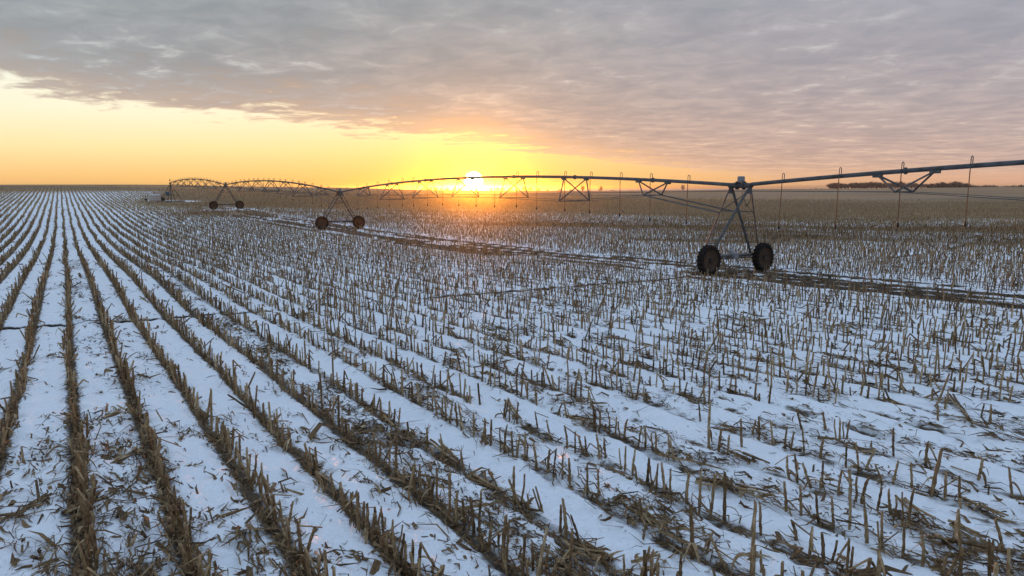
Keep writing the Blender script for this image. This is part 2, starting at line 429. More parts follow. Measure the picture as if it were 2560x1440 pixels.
# ---- stubble ---------------------------------------------------------------------
STALKS = [(-1.32,6.17,0.17,0.01),(-1.18,5.86,0.29,0.0),(-1.07,5.64,0.28,0.01),(-0.95,5.4,0.31,0.01),(-0.83,5.23,0.32,0.01),(-0.77,5.24,0.3,-0.0),(-0.66,5.25,0.16,0.01),(-0.6,5.25,0.17,0.01),(-1.42,6.13,0.27,0.0),(-1.35,6.02,0.28,-0.01),(-1.71,7.87,0.22,0.0),(-1.62,7.78,0.34,-0.0),(-1.43,7.53,0.39,0.01),(-1.32,7.38,0.5,0.01),(-1.19,7.13,0.25,0.01),(-1.09,6.76,0.41,0.04),(-1.05,6.92,0.35,0.0),(-0.97,6.81,0.37,0.0),(-0.84,6.69,0.29,0.0),(-0.77,6.56,0.42,0.0),(-0.62,6.33,0.47,0.0),(-0.54,6.21,0.33,0.0),(-0.46,6.19,0.27,-0.0),(-0.36,6.06,0.4,0.0),(-0.31,6.02,0.4,0.0),(-0.21,5.76,0.26,-0.0),(-0.26,5.73,0.17,-0.01),(-0.08,5.49,0.43,-0.0),(-0.05,5.47,0.39,0.0),(0.09,5.29,0.37,-0.0),(0.14,5.29,0.16,-0.01),(0.18,5.36,0.26,-0.0),(0.24,5.3,0.32,0.01),(0.36,5.3,0.12,0.0),(0.48,5.31,0.42,-0.0),(-1.61,9.28,0.24,0.01),(-1.09,8.41,0.29,0.01),(-0.87,8.09,0.27,-0.02),(-0.55,7.53,0.31,-0.06),(0.03,6.7,0.41,-0.02),(0.09,6.62,0.36,-0.09),(0.17,6.5,0.21,-0.0),(0.32,6.51,0.29,-0.08),(0.46,6.13,0.28,-0.0),(0.51,5.99,0.39,-0.01),(0.63,5.96,0.26,-0.04),(1.1,5.31,0.28,0.0),(1.17,5.31,0.25,-0.0),(-1.28,9.98,0.31,0.02),(-1.21,9.98,0.31,-0.01),(-1.13,9.84,0.34,-0.01),(-1.03,9.67,0.27,0.01),(-0.96,9.54,0.31,0.0),(-0.9,9.44,0.27,0.0),(-0.78,9.34,0.31,0.0),(-0.71,9.18,0.34,0.0),(-0.52,8.88,0.3,0.0),(-0.4,8.57,0.3,0.05),(-0.35,8.57,0.32,-0.0),(-0.28,8.54,0.33,0.01),(-0.1,8.28,0.34,0.01),(-0.08,8.28,0.22,-0.01),(0.01,8.1,0.31,-0.0),(0.06,8.04,0.29,0.0),(0.15,7.89,0.37,0.01),(0.18,7.89,0.23,0.0),(0.29,7.73,0.28,0.0),(0.42,7.62,0.25,-0.01),(0.48,7.52,0.31,0.01),(0.58,7.44,0.3,0.01),(0.65,7.27,0.28,0.0),(0.81,6.95,0.35,-0.0),(0.93,6.9,0.33,-0.0),(1.29,6.33,0.29,-0.03),(-0.12,9.64,0.27,0.0),(-0.04,9.43,0.25,-0.0),(0.07,9.39,0.33,-0.0),(0.36,9.16,0.25,-0.03),(0.52,8.73,0.27,-0.06),(0.71,8.43,0.31,-0.01),(0.8,8.27,0.27,0.0),(0.9,8.21,0.26,-0.07),(0.94,8.21,0.23,-0.01),(1.08,8.0,0.32,-0.01),(1.15,7.98,0.27,-0.01),(1.32,7.59,0.32,0.0),(1.39,7.48,0.32,-0.0),(1.52,7.28,0.31,0.0),(1.58,7.09,0.32,-0.0),(1.66,7.02,0.32,-0.01),(1.71,6.98,0.3,-0.0),(0.68,9.73,0.22,0.01),(0.81,9.61,0.28,-0.04),(1.15,9.17,0.34,-0.01),(1.21,9.1,0.27,-0.0),(1.33,8.95,0.25,-0.01),(1.4,8.88,0.28,0.01),(1.5,8.74,0.27,-0.0),(1.64,8.47,0.28,0.02),(1.72,8.41,0.26,-0.0),(1.83,8.28,0.24,-0.01),(1.94,8.07,0.28,0.02),(2.0,8.04,0.25,-0.03),(1.61,5.67,0.48,-0.02),(1.85,5.42,0.37,-0.2),(1.74,5.67,0.21,-0.01),(2.0,5.29,0.69,-0.01),(2.36,6.06,0.32,-0.01),(1.42,5.31,0.2,-0.0),(2.09,5.29,0.22,-0.0),(2.4,5.57,0.2,0.1),(2.64,5.93,0.2,0.01),(2.64,5.64,0.29,-0.01),(2.72,5.54,0.26,-0.02),(2.78,5.26,0.32,-0.02),(2.81,5.26,0.32,-0.04),(2.93,5.25,0.23,-0.01),(3.09,5.24,0.21,-0.14),(3.44,5.6,0.31,-0.02),(3.54,5.47,0.29,-0.02),(3.57,5.22,0.21,0.06),(3.68,5.21,0.29,-0.0),(4.0,5.67,0.41,-0.09),(3.92,5.2,0.34,-0.03),(4.3,5.56,0.33,-0.04),(4.07,5.19,0.08,0.0),(1.85,6.83,0.31,-0.01),(1.94,6.65,0.41,-0.01),(2.02,6.53,0.43,-0.01),(2.11,6.37,0.52,-0.01),(2.83,6.63,0.28,-0.03),(2.94,6.53,0.32,-0.02),(3.03,6.34,0.29,-0.0),(3.14,6.25,0.27,-0.01),(3.27,6.2,0.29,-0.0),(3.29,5.92,0.29,-0.01),(3.37,5.8,0.33,-0.02),(3.85,6.22,0.37,-0.0),(3.83,6.5,0.25,-0.03),(3.75,6.6,0.28,0.0),(3.68,6.78,0.28,-0.0),(3.6,6.86,0.38,-0.02),(3.54,7.0,0.26,-0.0),(3.45,7.19,0.3,-0.02),(3.33,7.2,0.29,-0.13),(3.24,7.35,0.31,-0.04),(3.19,7.44,0.25,-0.07),(4.47,6.88,0.57,-0.02),(4.93,7.75,0.29,-0.01),(4.58,6.82,0.3,-0.01),(4.64,6.66,0.31,-0.04),(4.3,7.28,0.27,-0.01),(4.39,7.1,0.28,-0.01),(4.11,7.17,0.24,-0.06),(4.14,7.59,0.28,0.0),(4.05,7.59,0.33,-0.02),(3.97,7.72,0.33,-0.01),(3.81,8.03,0.25,-0.01),(3.68,8.21,0.3,-0.01),(3.56,8.32,0.27,-0.0),(3.53,8.44,0.26,-0.0),(3.4,8.51,0.32,-0.0),(3.3,8.71,0.3,-0.0),(3.28,8.92,0.19,0.0),(2.95,8.37,0.38,-0.02),(2.72,8.2,0.24,-0.02),(2.61,8.24,0.34,-0.01),(2.55,8.46,0.58,-0.02),(2.74,9.55,0.28,-0.01),(4.45,8.68,0.26,0.01),(4.33,8.64,0.3,-0.02),(4.32,9.01,0.29,-0.03),(4.04,9.11,0.3,-0.1),(4.71,8.03,0.37,-0.04),(6.07,9.34,0.24,-0.02),(6.41,10.03,0.18,0.08),(6.47,9.82,0.22,0.04),(5.25,7.29,0.29,-0.02),(5.34,6.89,0.3,-0.06),(6.79,9.31,0.24,-0.02),(6.79,9.5,0.22,-0.02)]
FALLEN = [(1.17,6.57,1.55,5.97),(1.24,6.65,1.44,6.14),(0.6,5.86,0.87,5.52),(0.65,5.9,0.82,5.55),(-1.1,8.54,-0.67,7.57),(-0.47,7.32,-0.08,6.82),(-0.32,7.54,-0.05,6.91),(-0.96,8.48,-0.62,7.69),(0.37,5.45,0.63,5.67),(1.05,5.55,1.33,5.58),(0.84,9.57,1.14,9.25),(-0.1,10.46,0.11,9.24),(-2.29,10.15,-1.85,9.44),(4.08,6.74,3.96,6.08),(4.22,6.16,4.22,5.78),(3.82,5.86,4.34,5.37),(2.46,7.11,2.7,6.74),(2.05,7.28,2.4,7.22),(4.68,6.71,4.76,6.13),(7.0,10.57,6.3,8.88),(5.92,10.38,5.87,9.64),(2.85,8.09,3.01,7.62),(-4.23,6.09,-4.09,6.61),(-4.52,7.35,-4.49,7.95),(-3.84,7.18,-3.62,7.39),(-4.77,5.97,-4.53,6.03),(-5.69,9.08,-5.53,9.38)]

def seat(x, y):
    """ground height under one point, with the relief used near the camera left out"""
    return height(np.atleast_1d(np.asarray(x, float)), np.atleast_1d(np.asarray(y, float)))
def scatter_rows(rmax, dx):
    """plant positions along every row inside the view wedge"""
    out = []
    ks = np.arange(-int(rmax*.9), int(rmax*1.6))
    a = np.arange(-2, rmax*1.05, dx)
    for k in ks:
        off = ROW_C + k*ROW_W
        Yv = a*1.0; Xv = ROW_M*Yv + off
        sel = (np.hypot(Xv, Yv) < rmax) & (np.hypot(Xv, Yv-.5) > 1.0) & (np.abs(Xv) < .83*Yv+6)
        Xv = Xv+(vnoise(a*.16, np.full_like(a, k*7.7), 23)-.5)*.20; Yv = Yv+(vnoise(a*.9, np.full_like(a, k*3.1), 24)-.5)*.10   # planters waver
        if sel.any(): out.append(np.stack([Xv[sel], Yv[sel], np.full(sel.sum(), k)], -1))
    P_ = np.concatenate(out)
    return P_
def cull(P_, rg, keep=.92):
    X, Y = P_[:, 0], P_[:, 1]
    pr = keep*(.55+.75*sstep(vnoise(X*.9, Y*.9, 91), .12, .55))
    st, band = strip_mask(X, Y)
    al, ac = arm_coords(X, Y)
    pr = pr*(1-band*.72)*(1-.95*np.clip(rut_mask(X, Y), 0, 1))
    pr = pr*np.where(np.hypot(X-PV[0]-1, Y-PV[1]+1) < 5.5, .02, 1)
    q = rowq(X, Y); ch = np.exp(-(((X-1.0)/6.5)**2+((Y-17.5)/3.2)**2)); pr = pr*(1-.45*ch)
    return P_[rg.random(len(P_)) < pr]
def tubes(B, T, r0, r1, sides, rg, levels=1, wob=0., cap=False):  # noqa
    """N tubes from B to T"""
    n = len(B); D = T-B
    L = np.linalg.norm(D, axis=1, keepdims=True)+1e-9; Dn = D/L
    up_ = np.where(np.abs(Dn[:, 2:3]) < .9, [[0, 0, 1.]], [[1., 0, 0]])
    U = np.cross(Dn, up_); U /= np.linalg.norm(U, axis=1, keepdims=True); Vv = np.cross(Dn, U)
    th = np.linspace(0, 2*math.pi, sides, endpoint=False)[None]+rg.random((n, 1))*6.28
    ring = np.cos(th)[..., None]*U[:, None]+np.sin(th)[..., None]*Vv[:, None]
    rows_ = []
    for l in range(levels+1):
        f_ = l/levels; c_ = B+D*f_
        if 0 < l < levels: c_ = c_ + (rg.random((n, 3))-.5)*wob
        rad = (r0*(1-f_)+r1*f_)[:, None, None]
        rr_ = ring*rad
        if l == levels: rr_ = rr_ + Dn[:, None]*((rg.random((n, sides, 1))-.5)*r1[:, None, None]*2.2)
        rows_.append(c_[:, None]+rr_)
    V = np.stack(rows_, 1).reshape(-1, 3)
    base = (np.arange(n)*(levels+1)*sides)[:, None, None]
    l_ = np.arange(levels)[None, :, None]; s_ = np.arange(sides)[None, None]
    a_ = base+l_*sides+s_; b_ = base+l_*sides+(s_+1) % sides
    F = np.stack([a_, b_, b_+sides, a_+sides], -1).reshape(-1, 4)
    Fs = [F]
    if cap: Fs.append((base[:, 0]+levels*sides+np.arange(sides)[None]))
    return V, Fs
def strips(B, Dv, Wd, curl, rg, seg=3):
    """N bent leaf ribbons from B, along Dv, half width Wd, drooping by curl"""
    n = len(B); L = np.linalg.norm(Dv, axis=1, keepdims=True)
    S = np.cross(Dv/L, [0, 0, 1.]); nn = np.linalg.norm(S, axis=1, keepdims=True); S = np.where(nn > .05, S/np.maximum(nn, 1e-6), [[1., 0, 0]])
    tw = rg.normal(0, .6, (n, 1)); S = S*np.cos(tw)+np.array([[0, 0, 1.]])*np.sin(tw)
    rows_ = []
    kx = rg.normal(0, 1, (n, 3))*L*.15
    for l in range(seg+1):
        f_ = l/seg
        c_ = B+Dv*f_+np.array([[0, 0, -1.]])*curl[:, None]*f_*f_+kx*math.sin(f_*math.pi)
        w_ = Wd[:, None]*(1.05-f_*f_*.8)
        rows_ += [c_-S*w_, c_+S*w_]
    V = np.stack(rows_, 1).reshape(-1, 3)
    base = (np.arange(n)*(2*seg+2))[:, None]; l_ = np.arange(seg)[None]*2
    a_ = base+l_
    return V, [np.stack([a_, a_+1, a_+3, a_+2], -1).reshape(-1, 4)]
class Acc:
    def __init__(s): s.V = []; s.F = {}; s.t = []; s.n = 0
    def add(s, VF, tint):
        V, Fs = VF
        for f in Fs: s.F.setdefault(f.shape[1], []).append(f+s.n)
        s.V.append(V); s.t.append(np.repeat(tint, len(V)//len(tint))); s.n += len(V)
    def build(s, name, mat):
        return mesh_np(name, np.concatenate(s.V), [np.concatenate(f) for f in s.F.values()], mat, False, dict(tint=np.concatenate(s.t)))
def proj(X, Y, Z):
    """pixel a world point falls on, used to choose which stalks show largest"""
    a_ = R(8.398); zc_ = Y*math.cos(a_)-(Z-CAM_Z)*math.sin(a_)
    return 1280+1707*X/zc_, 720-1707*((Z-CAM_Z)*math.cos(a_)+Y*math.sin(a_))/zc_, zc_

rg = np.random.default_rng(3)
allp = cull(scatter_rows(16, .110), rg)
allp[:, 0] += rg.normal(0, .022, len(allp)); allp[:, 1] += rg.normal(0, .03, len(allp))
gz = height(allp[:, 0], allp[:, 1])
ppx, ppy, pz = proj(allp[:, 0], allp[:, 1], gz)
kq = allp[:, 2]
handled = (kq >= 4) & (ppy > 1012) & ~((kq <= 5) & (ppy < 1095))
handled &= (ppx > -40) & (ppx < 2590) & (ppy < 1462) & (pz > .3)
auto = allp[~handled]; apx, apy, apz = ppx[~handled], ppy[~handled], gz[~handled]
inview = (apx > 5) & (apx < 2555) & (apy < 1470) & (proj(auto[:, 0], auto[:, 1], apz)[2] > 1)
order = np.argsort(-np.where(inview, apy, -1))
NTHING = 300-len(STALKS)
near_auto = order[:NTHING]
rest = np.setdiff1d(np.arange(len(auto)), near_auto)

# -- single stalks, as things
def stem_mesh(kind, seed):
    g = np.random.default_rng(seed); mb_v, mb_f = [], []
    sides = 7; levels = 9; bend = g.normal(0, .014, 2); off = np.zeros(2)
    rows_ = []; nodes = {2, 5, 7} if seed % 2 else {3, 6}
    for l in range(levels+1):
        f_ = l/levels; cx, cy_ = bend*f_*f_+g.normal(0, .0016, 2)
        rad = .0135*(1.12-.26*f_)*(1.28 if l in nodes else 1)
        if kind == 'frayed' and l == levels: rad *= 1.25
        for s_ in range(sides):
            a_ = s_/sides*2*math.pi
            jag = (g.random()-.5)*(.16 if kind == 'frayed' else .05) if l == levels else 0
            if l == levels: jag += .035*math.cos(a_+seed)
            rows_.append((cx+math.cos(a_)*rad, cy_+math.sin(a_)*rad*.85, f_+jag))
    V = np.array(rows_); i = np.arange(levels)[:, None]*sides+np.arange(sides)[None]; j = np.arange(levels)[:, None]*sides+(np.arange(sides)+1)[None] % sides
    F4 = np.stack([i, j, j+sides, i+sides], -1).reshape(-1, 4); F7 = (levels*sides+np.arange(sides))[None]
    tint = np.clip(.45+.25*V[:, 2]+g.normal(0, .12, len(V)), 0, 1)
    for nd in nodes: tint[nd*sides:(nd+1)*sides] -= .35
    Fs = [F4, F7]
    acc = Acc(); acc.V = [V]; acc.t = [tint]; acc.n = len(V); acc.F = {4: [F4], 7: [F7]}
    top = np.array([bend[0], bend[1], 1.0])
    if kind == 'bent':                                   # top snapped over and hanging
        a_ = g.random()*6.28; e_ = top+np.array([math.cos(a_)*.20, math.sin(a_)*.20, -.28-g.random()*.2])
        acc.add(tubes(top[None]-[[0, 0, .02]], e_[None], np.array([.011]), np.array([.009]), 6, g, 2, .02, True), np.array([.6]))
    if kind == 'frayed':
        n = 6; a_ = g.random(n)*6.28
        Dv = np.stack([np.cos(a_)*.05, np.sin(a_)*.05, .10+g.random(n)*.22], -1)
        acc.add(strips(np.repeat(top[None], n, 0)-[[0, 0, .06]], Dv, np.full(n, .0045), np.full(n, .02), g, 2), np.full(n, .8))
    if kind == 'double':
        e_ = top+np.array([.10, .03, -.15]); acc.add(tubes(np.array([[.05, .02, -.02]]), e_[None], np.array([.012]), np.array([.009]), 6, g, 3, .02, True), np.array([.45]))
    return acc.build('corn_stalk', M_STALK)
def leaf_mesh(seed):
    g = np.random.default_rng(500+seed); acc = Acc()
    a_ = g.random()*6.28; up_ = .55+g.random()*.4
    b_ = np.array([[math.cos(a_)*.012, math.sin(a_)*.012, up_*(.5 if seed % 2 else .9)]])
    dv = np.array([[math.cos(a_)*(.07+.08*g.random()), math.sin(a_)*(.07+.08*g.random()), .05]])
    acc.add(strips(b_, dv, np.array([.010+.008*g.random()]), np.array([.30+.35*g.random()]), g, 5), np.array([.5+.4*g.random()]))
    return acc.build('leaf', M_STALK)
KINDS = ['straight']*6+['frayed']*4+['bent']*4+['double']*3
STEMS = [(k, stem_mesh(k, i+1)) for i, k in enumerate(KINDS)]
LEAVES = [leaf_mesh(i) for i in range(8)]
ORD = 'first second third fourth fifth sixth seventh eighth ninth tenth eleventh twelfth thirteenth fourteenth fifteenth sixteenth seventeenth eighteenth nineteenth twentieth'.split()
TENS = {20: 'twenty', 30: 'thirty', 40: 'forty', 50: 'fifty', 60: 'sixty'}
def ordinal(n):
    if n <= 20: return ORD[n-1]
    t_, u_ = n//10*10, n % 10
    return TENS[t_][:-1]+'ieth' if u_ == 0 else TENS[t_]+'-'+ORD[u_-1]
def row_name(k):
    if k < 0: return ('first row cut by left edge', 'second row cut by left edge')[min(-k-1, 1)]
    if k <= 8: return ordinal(k+1)+' row from bottom left corner'
    return ordinal(k-8)+' row above bottom right corner'
stalks = []
for (x, y, h, ln) in STALKS:
    k = int(round(float(rowq(x, y)))); stalks.append((x, y, h, ln, k))
for i in near_auto:
    x, y, k = auto[i]; stalks.append((float(x), float(y), float(np.clip(rg.normal(.27, .06), .13, .46)), float(rg.normal(0, .025)), int(k)))
byrow = {}
for s_ in stalks: byrow.setdefault(s_[4], []).append(s_)
GROUP = 'nearest cut corn stalks standing in snow'
for k, lst in byrow.items():
    lst.sort(key=lambda s_: s_[1])
    for n_, (x, y, h, ln, _) in enumerate(lst):
        g = random.Random(int(x*1000)*7+int(y*1000))
        kind, me = g.choice(STEMS)
        th0 = 1.0
        if abs(ln) > .10 or h > .5: kind, me = STEMS[g.randrange(6)]
        o = link('corn_stalk', me); zb = float(seat(x, y)[0])-.03
        hh = h/1.12 if kind == 'frayed' else h
        o.location = (x, y, zb); th_ = 1.0*(1.15 if h > .42 else 1)*g.uniform(.85, 1.2)
        o.scale = (th_, th_, hh+.03)
        rz = g.random()*6.28
        tx = Vector((ln+g.gauss(0, .01), g.gauss(0, .03), hh)).normalized()
        qr = tx.to_track_quat('Z', 'Y') @ Matrix.Rotation(rz, 3, 'Z').to_quaternion()
        o.rotation_mode = 'QUATERNION'; o.rotation_quaternion = qr
        nl = g.choice([0, 1, 1, 2])
        for j in range(nl):
            lf = link('leaf', g.choice(LEAVES), o)
        look = {'straight': 'upright', 'frayed': 'frayed', 'bent': 'snapped', 'double': 'forked'}[kind]
        if kind == 'straight' and ln < -.07: look = 'left-leaning'
        if kind == 'straight' and ln > .07: look = 'right-leaning'
        size = 'tall ' if h > .40 else 'short ' if h < .2 else ''
        o['label'] = f'{size}{look} corn stalk, {ordinal(n_+1)} from near end of {row_name(k)}'
        o['category'] = 'corn stalk'; o['group'] = GROUP
# -- broken stalks lying on the snow
def fallen_mesh(seed, L):
    g = np.random.default_rng(900+seed); n = 2+seed % 3
    B = np.stack([g.normal(0, .02, n), g.normal(0, .035, n), .012+g.random(n)*.03], -1)
    T = np.stack([L*(.75+g.random(n)*.25), g.normal(0, .06, n), .015+g.random(n)*.06], -1)
    mes = []
    for b_ in range(n):
        acc = Acc(); acc.add(tubes(B[b_:b_+1], T[b_:b_+1], np.full(1, .014), np.full(1, .010), 6, g, 5, .012, True), .35+g.random(1)*.3)
        mes.append(acc.build('fallen_stalk', M_STALK))
    a2 = Acc(); m_ = 9
    b2 = np.stack([g.random(m_)*L, g.normal(0, .05, m_), .012+g.random(m_)*.02], -1)
    an = g.normal(0, .9, m_); ln = .08+g.random(m_)*.18
    a2.add(strips(b2, np.stack([np.cos(an)*ln, np.sin(an)*ln, g.random(m_)*.03], -1), .008+g.random(m_)*.012, np.full(m_, .01), g, 3), .3+g.random(m_)*.6)
    return mes, a2.build('husk', M_STALK)
frow = {}
for i, (x0, y0, x1, y1) in enumerate(FALLEN):
    k = int(round(float(rowq((x0+x1)/2, (y0+y1)/2)))); frow.setdefault(k, []).append((min(y0, y1), i))
for k, lst in frow.items():
    lst.sort()
    for n_, (_, i) in enumerate(lst):
        x0, y0, x1, y1 = FALLEN[i]; L = math.hypot(x1-x0, y1-y0)
        mes, hu = fallen_mesh(i, L)
        za, zb = float(seat(x0, y0)[0]), float(seat(x1, y1)[0])
        posn = ['nearest', 'second nearest', 'third nearest', 'farthest'] if len(mes) == 4 else ['nearest', 'middle', 'farthest'] if len(mes) == 3 else ['nearer', 'farther']
        sy = math.cos(math.atan2(y1-y0, x1-x0)); rank = sorted(range(len(mes)), key=lambda j: sum(v.co.y for v in mes[j].vertices)/len(mes[j].vertices)*(1 if sy >= 0 else -1))
        for b_, me in enumerate(mes):
            o = link('fallen_stalk', me)
            o.location = (x0, y0, za+.012); o.rotation_euler = (0, -math.atan2(zb-za, L), math.atan2(y1-y0, x1-x0))
            if b_ == 0: link('husk', hu, o, kind='stuff')
            o['label'] = f'{posn[rank.index(b_)]} corn stalk of {ordinal(n_+1)} fallen bundle along {row_name(k)}'
            o['category'] = 'fallen stalk'; o['group'] = 'broken stalks lying on the snow'

# -- the rest of the stubble, past counting
acc = Acc()
def standing(P_, hmean, rad, sides, levels, leafy, rg, wob=.006, cap=False, bias=0):
    n = len(P_)
    if not n: return
    zb = height(P_[:, 0], P_[:, 1])-.03
    B = np.stack([P_[:, 0], P_[:, 1], zb], -1)
    h = np.clip(rg.normal(hmean, .082, n), .12, .6)
    h = np.where(rg.random(n) < .03, h*1.6, h)
    wild = rg.random(n) < .22
    lean = rg.normal(0, 1, (n, 2))*np.where(wild, .42, .085)[:, None]
    T = B+np.stack([lean[:, 0]*h, lean[:, 1]*h, h*np.sqrt(np.maximum(.2, 1-(lean**2).sum(1)))+.03], -1)
    rr = rad*rg.uniform(.8, 1.2, n); ti = np.clip(rg.random(n)+bias, 0, 1)
    acc.add(tubes(B, T, rr*1.1, rr*.9, sides, rg, levels, wob, cap), ti)
    if leafy:
        bi = np.where(rg.random(n) < .12)[0]             # snapped tops
        a_ = rg.random(len(bi))*6.28; ll = rg.uniform(.08, .22, len(bi))
        Tb = T[bi]; En = Tb+np.stack([np.cos(a_)*ll*.7, np.sin(a_)*ll*.7, -ll*rg.uniform(.2, 1.1, len(bi))], -1)
        acc.add(tubes(Tb, En, rr[bi]*.85, rr[bi]*.7, sides, rg, 1), ti[bi])
        for rep in range(leafy):
            li = np.where(rg.random(n) < .62)[0]; m_ = len(li)
            f_ = rg.uniform(.05, .9, m_)[:, None]; b_ = B[li]*(1-f_)+T[li]*f_
            a_ = rg.random(m_)*6.28; ll = rg.uniform(.06, .17, m_)
            Dv = np.stack([np.cos(a_)*ll, np.sin(a_)*ll, rg.uniform(-.04, .10, m_)], -1)
            acc.add(strips(b_, Dv, rg.uniform(.005, .014, m_), rg.uniform(.05, .2, m_), rg, 2), np.clip(ti[li]+rg.normal(.1, .2, m_), 0, 1))
standing(auto[rest], .275, .0145, 6, 3, 3, rg, .005, True)
far = scatter_rows(46, .10); far = cull(far[np.hypot(far[:, 0], far[:, 1]) >= 16], rg); far[:, :2] += rg.normal(0, .03, (len(far), 2))
standing(far[np.hypot(far[:, 0], far[:, 1]) < 27], .30, .0165, 4, 2, 2, rg, .005)
standing(far[np.hypot(far[:, 0], far[:, 1]) >= 27], .31, .0175, 3, 1, 1, rg)
far = scatter_rows(135, .14); far = cull(far[np.hypot(far[:, 0], far[:, 1]) >= 46], rg, .95); fr_ = np.hypot(far[:, 0], far[:, 1]); far = far[rg.random(len(far)) > sstep(fr_, 85, 135)]; far[:, :2] += rg.normal(0, .04, (len(far), 2))
standing(far, .32, .024, 3, 1, 0, rg)
far = scatter_rows(265, .36); far = cull(far[np.hypot(far[:, 0], far[:, 1]) >= 85], rg, 1.0); fr_ = np.hypot(far[:, 0], far[:, 1]); far = far[rg.random(len(far)) < sstep(fr_, 80, 130)*(1-sstep(fr_, 175, 265))]; far[:, :2] += rg.normal(0, .05, (len(far), 2))
standing(far, .31, .044, 3, 1, 0, rg, bias=.55)
link('corn_stubble', acc.build('corn_stubble', M_STRAW), kind='stuff', label='rows of cut corn stubble running over the snowy field', category='stubble')

# -- loose leaves and husks on the ground
acc = Acc()
N = 190000
rr = np.exp(rg.uniform(math.log(4.2), math.log(60), N)); aa = rg.uniform(-.86, .86, N)
X = np.sin(aa)*rr; Y = np.cos(aa)*rr
ql = rowq(X, Y); rowd = np.abs(ql-np.round(ql))*.762
st, band = strip_mask(X, Y)
pr = (litter_density(X, Y)*.27+.03)*sstep(fbm(X*2.2, Y*2.2, 15, 3), .36, .62) + .55*(1-.5*sstep(ql, 4.6, 6))*np.exp(-(rowd/.055)**2)*(.35+.9*sstep(vnoise(X*1.3, Y*1.3, 19), .3, .7)) + st*.85
for lane in (5.5, 7.5): pr = np.where((np.abs(ql-lane) < .3) & (rr < 17), pr*.12, pr)
sel = rg.random(N) < pr; X, Y, rr = X[sel], Y[sel], rr[sel]
n = len(X); print('litter', n)
big = .7+.012*rr
# clumps swept together
nc = 5400; cr_ = np.exp(rg.uniform(math.log(4.2), math.log(48), nc)); ca = rg.uniform(-.86, .86, nc); CX = np.sin(ca)*cr_; CY = np.cos(ca)*cr_
cp_ = litter_density(CX, CY)*.85+.02
qk = rowq(CX, CY)
for lane in (5.5, 7.5): cp_ = np.where((np.abs(qk-lane) < .3) & (cr_ < 17), 0, cp_)
cs = rg.random(nc) < cp_; CX, CY, cr_ = CX[cs], CY[cs], cr_[cs]; per = 18
ea = rg.normal(0, .17, (len(CX), per)); ec = rg.normal(0, .07, (len(CX), per))
X2 = (CX[:, None]+RD[0]*ea+RD[1]*ec).ravel(); Y2 = (CY[:, None]+RD[1]*ea-RD[0]*ec).ravel(); hgt2 = (np.exp(-(ea/.17)**2-(ec/.07)**2)*rg.random(ea.shape)*.07).ravel()
# husks still ringed round the foot of many stalks
ft = np.array([s_[:2] for s_ in stalks]+[tuple(a_) for a_ in auto[rest][:, :2]]); ft = ft[rg.random(len(ft)) < .30]
X3 = (ft[:, None, 0]+rg.normal(0, .035, (len(ft), 7))).ravel(); Y3 = (ft[:, None, 1]+rg.normal(0, .035, (len(ft), 7))).ravel()
extra = np.concatenate([np.zeros(n), hgt2, rg.random(len(X3))*.05]); X = np.concatenate([X, X2, X3]); Y = np.concatenate([Y, Y2, Y3]); n = len(X); rr = np.hypot(X, Y); big = .7+.012*rr
print('litter total', n)
zb = height(X, Y)+rg.uniform(.0, .03, n)+extra
ln = rg.gamma(1.7, .10, n)*np.minimum(big, 1.2)+.03; ln = np.minimum(ln, .5); an = rg.random(n)*6.28
an = np.where(rg.random(n) < .62, math.atan2(RD[1], RD[0])+rg.normal(0, .30, n)+math.pi*(rg.random(n) < .5), an)
Dv = np.stack([np.cos(an)*ln, np.sin(an)*ln, np.abs(rg.normal(0, .025, n))], -1)
Wd = (.003+rg.gamma(1.5, .0056, n))*np.minimum(big, 1.3)
acc.add(strips(np.stack([X, Y, zb], -1), Dv, Wd, np.abs(rg.normal(.0, .02, n)), rg, 2), np.clip(rg.normal(.17, .20, n), 0, 1))
link('corn_litter', acc.build('corn_litter', M_STRAW), kind='stuff', label='dry corn leaves and husks scattered between the stubble rows', category='crop litter')

